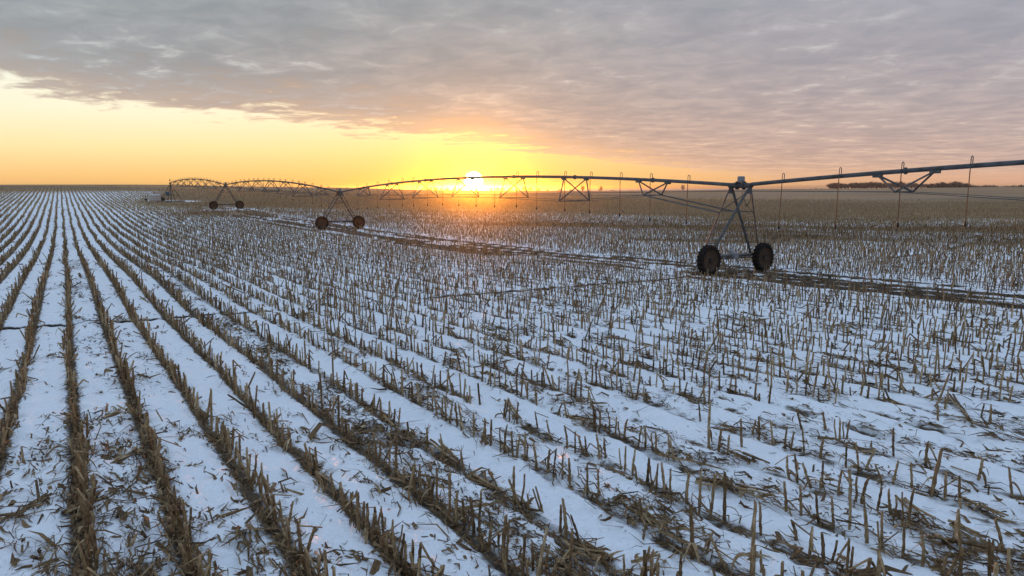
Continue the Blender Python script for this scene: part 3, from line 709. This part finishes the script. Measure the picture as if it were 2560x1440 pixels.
# ---- the centre-pivot irrigation machine ----------------------------------------
class MB:
    """collects tubes, boxes and lathes in world space"""
    def __init__(s): s.v = []; s.f = []
    def tube(s, pts, rad, sides=8, caps=True):
        pts = [Vector(p) for p in pts]; n0 = len(s.v); n = len(pts)
        rads = rad if isinstance(rad, (list, tuple)) else [rad]*n
        U = None
        for i, p in enumerate(pts):
            d_ = (pts[min(i+1, n-1)]-pts[max(i-1, 0)]).normalized()
            if U is None: U = d_.orthogonal().normalized()
            else: U = (U-d_*U.dot(d_)).normalized()
            V_ = d_.cross(U)
            for k in range(sides):
                a_ = 2*math.pi*k/sides; s.v.append(p+(U*math.cos(a_)+V_*math.sin(a_))*rads[i])
        for i in range(n-1):
            for k in range(sides):
                a_ = n0+i*sides+k; b_ = n0+i*sides+(k+1) % sides
                s.f.append((a_, b_, b_+sides, a_+sides))
        if caps:
            s.f.append(tuple(n0+k for k in range(sides))[::-1]); s.f.append(tuple(n0+(n-1)*sides+k for k in range(sides)))
        return s
    def box(s, c, ax, size, bev=.012):
        """chamfered box: centre, three axes, three full sizes"""
        ax = [Vector(a).normalized() for a in ax]; c = Vector(c); h = [q/2 for q in size]; n0 = len(s.v)
        b = min(bev, min(h)*.45)
        for zi, (zz, ins) in enumerate(((-h[2], b), (-h[2]+b, 0), (h[2]-b, 0), (h[2], b))):
            x_, y_ = h[0]-ins, h[1]-ins
            for (px, py) in ((x_-b, -y_), (x_, -y_+b), (x_, y_-b), (x_-b, y_), (-x_+b, y_), (-x_, y_-b), (-x_, -y_+b), (-x_+b, -y_)):
                s.v.append(c+ax[0]*px+ax[1]*py+ax[2]*zz)
        for i in range(3):
            for k in range(8):
                a_ = n0+i*8+k; b_ = n0+i*8+(k+1) % 8; s.f.append((a_, b_, b_+8, a_+8))
        s.f.append(tuple(n0+k for k in range(8))[::-1]); s.f.append(tuple(n0+24+k for k in range(8)))
        return s
    def lathe(s, c, axis, prof, n=28):
        """prof: (radius, offset along axis)"""
        c = Vector(c); axis = Vector(axis).normalized(); U = axis.orthogonal().normalized(); V_ = axis.cross(U); n0 = len(s.v); m_ = len(prof)
        for (r_, o_) in prof:
            for k in range(n):
                a_ = 2*math.pi*k/n; s.v.append(c+axis*o_+(U*math.cos(a_)+V_*math.sin(a_))*max(r_, .001))
        for i in range(m_-1):
            for k in range(n):
                a_ = n0+i*n+k; b_ = n0+i*n+(k+1) % n; s.f.append((a_, b_, b_+n, a_+n))
        return s
    def done(s, name, mat, root, sub=None, smooth=True):
        org = Vector(root['_o']) if root is not None else Vector((0, 0, 0))
        me = bpy.data.meshes.new(name); me.from_pydata([tuple(v-org) for v in s.v], [], s.f); me.update()
        if smooth:
            me.polygons.foreach_set('use_smooth', [len(f) == 4 for f in s.f])
        me.materials.append(mat)
        if smooth: me.set_sharp_from_angle(angle=R(40))
        return link(name, me, sub or root)
def thing(name, label, cat, loc, group=None):
    o = bpy.data.objects.new(name, None); C.objects.link(o); o.location = loc; o.empty_display_size = .3
    o['label'] = label; o['category'] = cat; o['_o'] = tuple(loc)
    if group: o['group'] = group
    return o
A3 = Vector((ARM[0], ARM[1], 0)); L3 = Vector((LAT[0], LAT[1], 0)); UP = Vector((0, 0, 1))
def gz1(x, y): return float(height(np.array([x]), np.array([y]))[0])
Z_TOP = {'T0': CAM_Z+.55, 'T1': CAM_Z+.08, 'T2': CAM_Z-.50, 'T3': CAM_Z+.38, 'P': CAM_Z+.90}
NODES = {'P': PV, 'T3': T3, 'T2': T2, 'T1': T1, 'T0': T0}

def span(a, b, label, close):
    """pipe bowed between two towers on trusses; a is nearer the pivot point"""
    pa = Vector((*NODES[a], Z_TOP[a])); pb = Vector((*NODES[b], Z_TOP[b]))
    root = thing('irrigation_span', label, 'irrigation span', (NODES[a][0], NODES[a][1], Z_TOP[a]), 'spans of the irrigation machine')
    def at(k): return pa.lerp(pb, k)+UP*(.88*4*k*(1-k))
    sides = 12 if close else 8
    seg = 42; rad = .084
    pipe = MB().tube([at(.012+.976*i/seg) for i in range(seg+1)], rad, sides).done('pipe', M_PIPE, root)
    fl = MB()
    cents = [.147+.118*i for i in range(7)] if b == 'T0' else [1-(.11+.127*i) for i in range(7)]
    for k in cents:
        t_ = (at(k+.002)-at(k-.002)).normalized()
        fl.tube([at(k)-t_*.03, at(k)+t_*.03], rad+.045, sides)
        fl.done('flange', M_PIPE, root, pipe); fl = MB()
    low = [[], []]
    for i in range(7):
        k = cents[i]; kk = 1.0/48.1
        A_, B_ = at(k-kk)-UP*.08, at(k+kk)-UP*.08
        dep = 1.38 if 0 < i < 6 else .76
        wd = 1.18 if 0 < i < 6 else .68
        cpt = at(k)-UP*dep; c0, c1 = cpt-L3*wd, cpt+L3*wd
        bar = MB().tube([c0, c1], .036 if close else .042, 4).done('truss_cross_bar', M_STEEL, root, smooth=False)
        r_ = .038 if close else .040
        for (p_, q_) in ((A_, c0), (A_, c1), (B_, c0), (B_, c1)):
            MB().tube([p_, q_], r_, 6 if close else 4).done('truss_strut', M_STEEL, root, bar)
        for p_ in (A_, B_): MB().box(p_-UP*.03, (A3, L3, UP), (.34, .14, .12)).done('clamp', M_STEEL, root, bar, smooth=False)
        low[0].append(c0); low[1].append(c1)
    for sgn, pts in zip((-1, 1), low):
        rod = MB().tube([pa+L3*.1*sgn-UP*.25]+pts+[pb+L3*.1*sgn-UP*.25], .013 if close else .016, 5)
        rod.done('truss_rod', M_STEEL, root)
    nd = 20
    for i in range(nd):
        k = 1-(.0077+.0496*i+random.uniform(-.004, .004)) if b != 'T0' else .045+.0496*i+random.uniform(-.003, .003)
        if not .003 < k < .992: continue
        top = at(k); sgn = -1
        p0 = top+UP*rad; arc = [p0]
        w_ = .075
        for j in range(9):
            a_ = math.pi*j/8; arc.append(p0+UP*(.17+math.sin(a_)*.075)+L3*sgn*(1-math.cos(a_))*w_)
        end = p0+L3*sgn*2*w_
        arc.append(end-UP*.25)
        gn = MB().tube(arc, .016 if close else .026, 6).done('gooseneck', M_STEEL if close else M_HOSE, root)  # far goosenecks share the hose's painted sunlit orange
        ln = 1.95+random.uniform(-.06, .05); sw = random.uniform(-.05, .05)
        hose = [end-UP*.23, end-UP*(.8)+A3*sw*.4, end-UP*1.4+A3*sw*.8, end-UP*ln+A3*sw]
        MB().tube(hose, .018 if close else .026, 6).done('drop_hose', M_HOSE, root, gn)
        e_ = hose[-1]
        MB().tube([e_+UP*.02, e_-UP*.05, e_-UP*.09, e_-UP*.16, e_-UP*.17], [.028, .032, .05, .045, .012], 8).done('nozzle', M_BLACK, root, gn)
    return at
def wheel(root, c, close, flip):
    """tractor-lug tyre on a rusty dish rim; axle along the pipe"""
    ax = A3*flip; n = 36 if close else 20; Rr = .67; w_ = .15
    rim = MB().lathe(c, ax, [(.10, -.02), (.12, .035), (.33, .02), (.40, -.05), (.455, -.085), (.475, -.13), (.475, .13), (.455, .10), (.41, .085), (.33, .055), (.13, .07), (.10, .07), (.10, -.02)], n)
    rim = rim.done('wheel', M_RIM, root)
    ty = MB().lathe(c, ax, [(.475, -.115), (.53, -w_*.95), (.60, -w_), (.635, -.13), (.645, 0), (.635, .13), (.60, w_), (.53, w_*.95), (.475, .115), (.50, 0), (.475, -.115)], n)
    nl = 22 if close else 14
    for i in range(nl):
        for sd in (-1, 1):
            a_ = 2*math.pi*(i+(.25 if sd > 0 else -.25))/nl
            rd = L3*math.cos(a_)+UP*math.sin(a_); tg = -L3*math.sin(a_)+UP*math.cos(a_)
            tw = (ax*sd*.82+tg*.55).normalized(); t2 = rd.cross(tw)
            ty.box(Vector(c)+rd*.655+ax*sd*.075, (tw, t2, rd), (.19, .05, .055), .008)
    ty.done('tyre', M_TYRE, root, rim)
    hub = MB().lathe(c, ax, [(.001, .14), (.06, .14), (.075, .11), (.075, .04), (.001, .04)], 14)
    for i in range(8):
        a_ = math.pi*i/4; q_ = Vector(c)+(L3*math.cos(a_)+UP*math.sin(a_))*.115+ax*.065
        hub.tube([q_, q_+ax*.03], .014, 6)
    hub.done('hub', M_DARK, root, rim)
    return rim
def tower(nm, label, close, zt):
    o2 = NODES[nm]; base = Vector((o2[0], o2[1], gz1(*o2))); top = Vector((o2[0], o2[1], zt))
    root = thing('drive_tower', label, 'drive tower', base, 'wheeled towers of the irrigation machine')
    W2 = 1.97; Rr = .68
    cen = []
    for sgn in (-1, 1):
        c2 = o2+LAT*W2*sgn; c_ = Vector((c2[0], c2[1], gz1(*c2)+Rr-.055)); cen.append(c_)
        wheel(root, c_, close, 1)
    thick = .060 if close else .070; thin = .040 if close else .055
    inb = A3*(-.34)                                       # the frame stands inside the wheels
    apex = [top-A3*.5-UP*.10, top+A3*.5-UP*.10]
    feet = [cen[0]-A3*.22+UP*.10, cen[1]-A3*.22+UP*.10]
    f2 = [cen[0]-A3*.34+UP*.08+L3*.22, cen[1]-A3*.34+UP*.08-L3*.22]
    legs = {}
    for s_, sg in ((0, -1), (1, 1)):
        for j in (0, 1):
            th_ = (s_ == 0 and j == 1) or (s_ == 1 and j == 0)
            foot = f2[s_]+A3*(j-.5)*.30 - (L3*.22*(-sg))*(0 if th_ else .75)
            ap = apex[j]+L3*sg*.07
            legs[(s_, j)] = (foot, ap)
            MB().tube([foot, ap], thick if th_ else thin, 8 if th_ else 4).done('leg', M_STEEL, root)
    for s_ in (0, 1):
        for f_ in (.20, .42, .66):
            p_ = legs[(s_, 0)][0].lerp(legs[(s_, 0)][1], f_); q_ = legs[(s_, 1)][0].lerp(legs[(s_, 1)][1], f_)
            MB().tube([p_, q_], .020, 4).done('leg_tie', M_STEEL, root)
    for j in (0, 1):
        p_ = legs[(0, j)][0].lerp(legs[(0, j)][1], .66); q_ = legs[(1, j)][0].lerp(legs[(1, j)][1], .66)
        MB().tube([p_, q_], .028, 4).done('cross_tie', M_STEEL, root)
        MB().box(apex[j]-UP*.10, (L3, A3, UP), (.30, .04, .34)).done('gusset_plate', M_STEEL, root, smooth=False)
    MB().tube([legs[(0, 0)][0].lerp(legs[(0, 0)][1], .66), legs[(1, 1)][1]-UP*.1], .022, 4).done('diagonal_brace', M_STEEL, root)
    b0, b1 = cen[0]-A3*.30+UP*.12, cen[1]-A3*.30+UP*.12
    beam = MB().tube([b0-L3*.25, b1+L3*.25], .078, 10).done('base_beam', M_STEEL, root)
    mid = b0.lerp(b1, .52)
    gm = MB().tube([mid+A3*.22+UP*.02, mid+A3*.12+UP*.02], .13, 12).tube([mid+A3*.14+UP*.05, mid-A3*.16+UP*.20], .10, 10)
    gm.box(mid+A3*.12, (L3, A3, UP), (.30, .22, .26)).done('gear_motor', M_BOX, root, beam)
    MB().tube([b0+A3*.13-UP*.1, b1+A3*.13-UP*.1], .026, 6).done('drive_shaft', M_DARK, root, beam)
    for c_ in cen: MB().box(c_-A3*.24, (L3, A3, UP), (.28, .20, .30), .03).done('wheel_gearbox', M_DARK, root, beam)
    # flexible joint between the spans, control box and cables
    j_ = MB().tube([top-A3*.62, top-A3*.30, top+A3*.30, top+A3*.62], [.10, .13, .12, .10], 12)
    j_.tube([top-A3*.20, top-A3*.14], .19, 12).tube([top+A3*.16, top+A3*.22], .19, 12)
    j_.done('pipe_joint', M_STEEL, root)
    bx = top+A3*-.02+UP*.27+L3*.05
    box = MB().box(bx, ((LAT[0], LAT[1], 0), A3, UP), (.28, .24, .28), .03).done('control_box', M_BOX, root)
    MB().box(bx-UP*.20, (L3, A3, UP), (.36, .30, .07)).done('box_base', M_DARK, root, box)
    MB().tube([top+A3*.45-UP*.1, top+A3*.5-UP*.6+L3*.1, top+A3*.2-UP*.95+L3*.22, top+A3*.05-UP*.5+L3*.2], .014, 6).done('cable', M_BLACK, root)
    MB().tube([top+A3*.1-UP*.3, top+A3*.2-UP*.8+L3*.15, legs[(1, 1)][0].lerp(legs[(1, 1)][1], .62)], .012, 6).done('cable', M_BLACK, root)
    return legs
SPANS = {}
SPANS['P3'] = span('P', 'T3', 'farthest bowed irrigation pipe span, between the tripod pivot point and farthest wheeled tower', False)
SPANS['32'] = span('T3', 'T2', 'bowed irrigation pipe span crossing between the two farther wheeled towers', False)
SPANS['21'] = span('T2', 'T1', 'long bowed irrigation pipe span with drop hoses passing in front of the sun', True)
SPANS['10'] = span('T1', 'T0', 'dark irrigation pipe span leaving through the right edge of the picture', True)
legsT1 = tower('T1', 'nearest tall irrigation tower with pale control box and two dark lugged wheels', True, Z_TOP['T1'])
legsT2 = tower('T2', 'middle irrigation tower on two dark wheels, left of the setting sun', True, Z_TOP['T2'])
legsT3 = tower('T3', 'smallest farthest irrigation tower on two wheels near the white tank', False, Z_TOP['T3'])
tower('T0', 'irrigation tower beyond the right edge, carrying the dark span outward', False, Z_TOP['T0'])
# struts from the first truss to the tower frame
for at, legs, root_name, kk, dep in ((SPANS['21'], legsT1, 'drive_tower', 1-.11, .76), (SPANS['32'], legsT2, 'drive_tower.001', 1-.11, .76)):
    root = bpy.data.objects[root_name]
    for sgn, j in ((-1, 0), (1, 1)):
        c_ = at(kk)-UP*dep+L3*.68*sgn
        q_ = legs[(j, 0)][0].lerp(legs[(j, 0)][1], .64)
        MB().tube([c_, q_], .036, 6).done('tower_brace', M_STEEL, root)

# pivot point: pyramid frame, riser, control panel
zp = gz1(*PV); base = Vector((PV[0], PV[1], zp))
root = thing('pivot_point', 'dark four legged pivot frame with blue control panel beside white tank', 'pivot frame', base)
tp = Vector((PV[0], PV[1], Z_TOP['P']))
pad = MB().box(base+UP*.02, ((1, 0, 0), (0, 1, 0), UP), (4.2, 4.2, .22), .04).done('concrete_pad', M_CONC, root, smooth=False)
for sx, sy in ((-1, -1), (1, -1), (1, 1), (-1, 1)):
    f_ = base+Vector((sx*1.55, sy*1.55, .13)); t_ = tp+Vector((sx*.12, sy*.12, -.35))
    MB().tube([f_, t_], .06, 6).done('leg', M_DARK, root)
MB().tube([base+UP*.1, tp-UP*.1], .11, 10).done('riser_pipe', M_STEEL, root)
MB().tube([tp-UP*.2, tp+UP*.12, tp+UP*.14], [.22, .2, .1], 12).tube([tp+UP*.1, tp+UP*.95], .035, 6).tube([tp+UP*.42, tp+UP*.75], .11, 8).done('collector_ring', M_DARK, root)
MB().tube([tp, tp+A3*.8], .10, 10).done('swivel_elbow', M_STEEL, root)
for f_ in (.35, .62):
    ring = [base.lerp(tp, 0)+Vector((sx*(1.55-1.43*f_), sy*(1.55-1.43*f_), .13+(tp.z-zp-.48)*f_)) for sx, sy in ((-1, -1), (1, -1), (1, 1), (-1, 1), (-1, -1))]
    MB().tube(ring, .03, 4).done('frame_tie', M_DARK, root)
cpos = base+Vector((-.30, -.75, 1.62))
pn = MB().box(cpos, ((1, -.15, 0), (.15, 1, 0), UP), (.72, .34, .78), .03).done('control_panel', M_BLUE, root)
MB().box(cpos+Vector((.02, -.19, 0)), ((1, -.15, 0), (.15, 1, 0), UP), (.6, .03, .66), .01).done('panel_door', M_BLUE, root, pn)
# pump set and tank beside it
b2 = np.array([-74.9, 147.0]); zb = gz1(*b2); c_ = Vector((b2[0], b2[1], zb))
root = thing('pump_set', 'black pump engine standing between white tank and pivot frame', 'pump', c_)
MB().box(c_+UP*.16, ((1, 0, 0), (0, 1, 0), UP), (1.3, .7, .14)).done('skid', M_DARK, root)
MB().box(c_+UP*.58, ((1, 0, 0), (0, 1, 0), UP), (.8, .5, .7), .06).done('engine', M_BLACK, root)
MB().lathe(c_+UP*.55+Vector((.55, 0, 0)), (1, 0, 0), [(.02, -.12), (.28, -.1), (.30, 0), (.28, .1), (.02, .12)], 16).done('pump_housing', M_DARK, root)
MB().tube([c_+UP*.9, c_+UP*1.45], .05, 8).done('exhaust_pipe', M_DARK, root)
MB().tube([c_+UP*.5+Vector((.6, 0, 0)), c_+UP*.5+Vector((1.2, .6, 0))], .09, 8).done('delivery_pipe', M_STEEL, root)
tk = np.array([-74.3, 143.2]); zb = gz1(*tk); c_ = Vector((tk[0], tk[1], zb))
root = thing('storage_tank', 'squat white plastic tank with low domed lid in the snow', 'tank', c_)
tank = MB().lathe(c_, UP, [(.02, .02), (1.12, .02), (1.15, .06), (1.15, .40), (1.165, .42), (1.15, .44), (1.15, .78), (1.165, .80), (1.15, .82), (1.15, 1.22), (1.165, 1.24), (1.15, 1.26), (1.15, 1.42), (1.08, 1.50), (.70, 1.62), (.30, 1.68), (.02, 1.69)], 40)
tank = tank.done('tank_body', M_TANK, root)
MB().lathe(c_+UP*1.66, UP, [(.02, .12), (.22, .12), (.24, .09), (.24, -.02)], 20).done('lid', M_BLACK, root)
MB().tube([c_+UP*1.7, c_+UP*2.0], .05, 8).done('vent_pipe', M_DARK, root)
MB().tube([c_+Vector((.9, -.75, .15)), c_+Vector((1.3, -.6, .12)), c_+Vector((2.6, .6, .06))], .045, 6).done('outlet_hose', M_BLACK, root)
sp_ = np.array([-77.2, 145.2]); zb = gz1(*sp_); c_ = Vector((sp_[0], sp_[1], zb))
root = thing('injector_stand', 'small dark fertiliser injector pump just left of the white tank', 'pump', c_)
MB().box(c_+UP*.35, ((1, 0, 0), (0, 1, 0), UP), (.5, .4, .5), .05).done('housing', M_BLACK, root)
MB().tube([c_, c_+UP*1.15], .05, 6).done('post', M_DARK, root)
MB().tube([c_+UP*.6, c_+UP*.6+Vector((.9, -.3, -.3))], .03, 6).done('hose', M_BLACK, root)

# ---- trees along the skyline ------------------------------------------------------
def bare_tree(seed, spread, twig):
    """leafless tree: limbs arching out to the surface of a rounded crown, twigs bristling from them"""
    g = random.Random(seed); tr = MB(); cr = MB()
    fork = Vector((g.gauss(0, .015), g.gauss(0, .015), .22))
    tr.tube([(0, 0, -.02), fork*.5, fork], [.034, .027, .024], 6, False)
    for i in range(17):
        a_ = i*2.4+g.uniform(-.4, .4); el = g.uniform(.10, 1.0)
        tip = Vector((math.cos(a_)*spread*math.cos(el*1.45)*g.uniform(.8, 1.05), math.sin(a_)*spread*math.cos(el*1.45)*g.uniform(.8, 1.05), .40+.58*math.sin(el*1.5)*g.uniform(.86, 1.04)))
        s_ = fork*g.uniform(.75, 1.0); mid = s_.lerp(tip, .5)+Vector((0, 0, .04))+Vector((math.cos(a_), math.sin(a_), 0))*.05
        tr.tube([s_, mid, tip], [.014, .009, .005], 4, False)
        for j in range(26):
            f_ = g.uniform(.30, 1.0); p = s_.lerp(mid, f_*2) if f_ < .5 else mid.lerp(tip, f_*2-1)
            d_ = ((tip-s_).normalized()+Vector((g.gauss(0, .75), g.gauss(0, .75), g.gauss(.25, .6)))).normalized()
            L = g.uniform(.06, .17); q = p+d_*L
            cr.tube([p, q], [twig, twig*.45], 3, False)
            for e in range(2):
                d2 = (d_+Vector((g.gauss(0, .6), g.gauss(0, .6), g.gauss(.1, .5)))).normalized()
                cr.tube([p.lerp(q, .6), p.lerp(q, .6)+d2*L*.7], [twig*.8, twig*.4], 3, False)
    return tr, cr
def norm(bs):
    zt = max(v.z for b in bs for v in b.v)
    for b in bs: b.v = [v/zt for v in b.v]
DEC = []
for i, sp in enumerate((.46, .38, .54, .42)):
    tr, cr = bare_tree(40+i, sp, .0062); norm((tr, cr))
    mk = lambda b, n, mt: (lambda me: (me.from_pydata([tuple(v) for v in b.v], [], b.f), me.materials.append(mt), me)[2])(bpy.data.meshes.new(n))
    DEC.append((mk(tr, 'trunk', M_BARK), mk(cr, 'crown', M_TWIG)))
CON = []
for i in range(3):
    g = random.Random(i+8); tr = MB().tube([(0, 0, 0), (0, 0, .95)], [.03, .006], 5); cr = MB()
    for k in range(260):
        f_ = g.random()**.8; zz = .10+.88*f_; rr_ = (.27+.05*i)*(1-f_)**.8*g.uniform(.5, 1.12)+.02; a_ = g.random()*6.28
        p = Vector((math.cos(a_)*rr_, math.sin(a_)*rr_, zz-.03)); q = Vector((math.cos(a_)*rr_*.15, math.sin(a_)*rr_*.15, zz+.045))
        s_ = Vector((-math.sin(a_), math.cos(a_), 0))*.045
        n0 = len(cr.v); cr.v += [p-s_, p+s_, q+Vector((0, 0, .02)), p+Vector((0, 0, -.035))]; cr.f += [(n0, n0+1, n0+2), (n0, n0+3, n0+1)]
    CON.append((mk(tr, 'trunk', M_BARK), mk(cr, 'crown', M_NEEDLE)))
def plant(kind, px, Yd, htop, label, cat, group, wide=1.0, sink=.1):
    """a tree at distance Yd in the direction the photograph shows it; htop = height above the camera of its tip"""
    X_ = (px-1280)/1707*Yd; zg = gz1(X_, Yd)-sink; H = max(1.5, CAM_Z+htop-zg)
    o = thing('bare_tree' if kind == 'd' else 'conifer_tree', label, cat, (X_, Yd, zg), group)
    trm, crm = random.choice(DEC if kind == 'd' else CON)
    o.rotation_euler.z = random.random()*6.28; o.scale = (H*wide, H*wide, H)
    link('trunk', trm, o); link('crown', crm, o)
grove = [(590, 389, 1.2), (625, 384, 1.2), (660, 381, 1.2), (703, 391, 1.0), (742, 392, 1.1), (800, 383, 1.1), (842, 381, 1.1), (885, 383, 1.1), (925, 379, 1.1), (960, 381, 1.0),
         (1012, 371, 1.1), (1055, 378, 1.1), (1100, 381, 1.1), (1150, 384, 1.1), (1205, 386, 1.0), (1262, 368, 1.3), (1320, 388, 1.0), (1395, 379, 1.3), (1450, 390, 1.0), (1520, 394, 1.0),
         (1575, 392, 1.1), (1630, 386, 1.0), (1690, 374, 1.3), (1745, 390, 1.0), (1822, 368, 1.7), (1900, 388, 1.1), (1945, 386, 1.2)]
grove = sorted(grove+[((p[0]+q[0])/2+5*math.sin(i*7.1), (p[1]+q[1])/2+2.5+2*math.sin(i*3.3), 1.1) for i, (p, q) in enumerate(zip(grove, grove[1:]))])
for i, (cx, cyy, w) in enumerate(grove):
    px = 1920+cx/4; Yd = 600+(i*37 % 60); y_ = 360+cyy/4
    plant('d', px, Yd, (468-y_)/1707*Yd, f'leafless grey tree, {ordinal(i+1)} from left in the bare grove on the skyline', 'tree', 'bare grove on the right skyline', w*1.6)
cons = [(1560, 414), (1600, 416), (1660, 413), (1700, 414), (1740, 412), (1790, 413), (1835, 415), (1880, 412), (1925, 414), (1965, 413), (2005, 409), (2050, 413), (2090, 416), (2125, 408), (2165, 410), (2205, 409), (2245, 417), (2290, 420),
        (2335, 414), (2375, 417), (2410, 411), (2450, 414), (2480, 407), (2515, 411), (2550, 412), (2590, 409)]
cons = sorted(cons+[((p[0]+q[0])/2, (p[1]+q[1])/2+2.5+2*math.sin(i*2.9)) for i, (p, q) in enumerate(zip(cons, cons[1:]))])
for i, (cx, cyy) in enumerate(cons):
    px = 1920+cx/4; Yd = 560+(i*23 % 30); y_ = 360+cyy/4-.6
    plant('c', px, Yd, (468-y_)/1707*Yd, f'dark conifer, {ordinal(i+1)} from left in the windbreak at the far right', 'tree', 'conifer windbreak at the far right', 1.5)
mids = [(1066, 467), (1078, 465), (1092, 466), (1104, 468), (1120, 467), (1138, 466), (1150, 468), (1228, 467), (1244, 467), (1258, 469), (1276, 466), (1292, 467), (1310, 465), (1325, 466), (1345, 468), (1368, 470), (1398, 471), (1425, 472)]
for i, (px, y_) in enumerate(mids):
    Yd = 1150+(i*61 % 240)
    plant('d', px, Yd, (468-y_)/1707*Yd, f'tiny bare tree, {ordinal(i+1)} from left of those on the horizon around the sun', 'tree', 'distant trees around the sun', 1.2)
plant('d', 1455, 900, (468-462.5)/1707*900, 'lone bare spreading tree on the horizon right of the sun under the pipe', 'tree', None, 1.0)
plant('d', 1500, 960, (468-464)/1707*960, 'faint bare tree just right of the lone spreading horizon tree', 'tree', None, .9)
plant('d', 1703, 900, (468-460)/1707*900, 'thin tall bare tree on the horizon left of the nearest tower', 'tree', None, .7)
for i, (px, y_) in enumerate([(1942, 472.5), (1956, 471), (1970, 472.5), (1990, 471.5), (2005, 472), (2032, 470.2), (2045, 471)]):
    plant('d', px, 760+i*9, (468-y_)/1707*760, f'low bare tree, {ordinal(i+1)} from left in the thin line left of the grove', 'tree', 'thin line of low trees left of the grove', 1.7)
# utility pole beside the sun
Yd = 1000; X_ = (1219-1280)/1707*Yd; zg = gz1(X_, Yd)
root = thing('utility_pole', 'distant utility pole with one cross arm just right of the sun', 'utility pole', (X_, Yd, zg))
tz = CAM_Z+(468-457.5)/1707*Yd
MB().tube([(X_, Yd, zg), (X_, Yd, tz)], .22, 6).done('pole', M_BARK, root)
MB().box((X_, Yd, tz-1.0), ((1, 0, 0), (0, 1, 0), UP), (4.2, .3, .35)).done('cross_arm', M_BARK, root)
# scrub far off on the plain
acc = Acc(); n = 900; g = np.random.default_rng(4)
aa = g.uniform(-.18, .72, n); rr = np.exp(g.uniform(math.log(1100), math.log(2800), n)); X = np.sin(aa)*rr; Y = np.cos(aa)*rr
keepm = fbm(X*.004, Y*.001, 3, 3) > .5; X, Y = X[keepm], Y[keepm]; n = len(X); zz = height(X, Y)
B = np.repeat(np.stack([X, Y, zz-.2], -1), 5, 0)+np.concatenate([g.normal(0, 4, (n*5, 2)), np.zeros((n*5, 1))], 1)
Tt = B+np.concatenate([g.normal(0, 1, (n*5, 2)), g.uniform(1.2, 4.5, (n*5, 1))], 1)
acc.add(tubes(B, Tt, np.full(n*5, 1.5), np.full(n*5, .5), 5, g, 1), g.random(n*5))
link('distant_scrub', acc.build('distant_scrub', M_SCRUB), kind='stuff', label='low dark scrub scattered over the far snowy plain', category='scrub')
for o in bpy.data.objects:
    if '_o' in o: del o['_o']

# ---- air: thin, even haze, added to give the low sun's orange glare ---------------------
hm = bpy.data.materials.new('haze'); hm.use_nodes = True; hn = hm.node_tree; hn.nodes.clear()
pv = hn.nodes.new('ShaderNodeVolumePrincipled'); ho = hn.nodes.new('ShaderNodeOutputMaterial')
pv.inputs['Color'].default_value = (.96, .95, .93, 1); pv.inputs['Density'].default_value = 2.3e-4; pv.inputs['Anisotropy'].default_value = .95
hn.links.new(pv.outputs[0], ho.inputs['Volume'])
bpy.context.view_layer.update()
zlo = float(min(v.co.z for v in ground.data.vertices))-1.0
zhi = .25+max((o.matrix_world @ Vector(c)).z for o in bpy.data.objects if o.type == 'MESH' for c in o.bound_box)
hb = MB()
hb.v = [Vector((x, y, z_)) for z_ in (zlo, zhi) for x, y in ((-7100, -7100), (7100, -7100), (7100, 7100), (-7100, 7100))]
hb.f = [(3, 2, 1, 0), (4, 5, 6, 7), (0, 1, 5, 4), (1, 2, 6, 5), (2, 3, 7, 6), (3, 0, 4, 7)]
me = bpy.data.meshes.new('haze'); me.from_pydata([tuple(v) for v in hb.v], [], hb.f); me.materials.append(hm)
link('haze', me, kind='stuff', label='thin added haze glowing orange below the setting sun', category='haze')
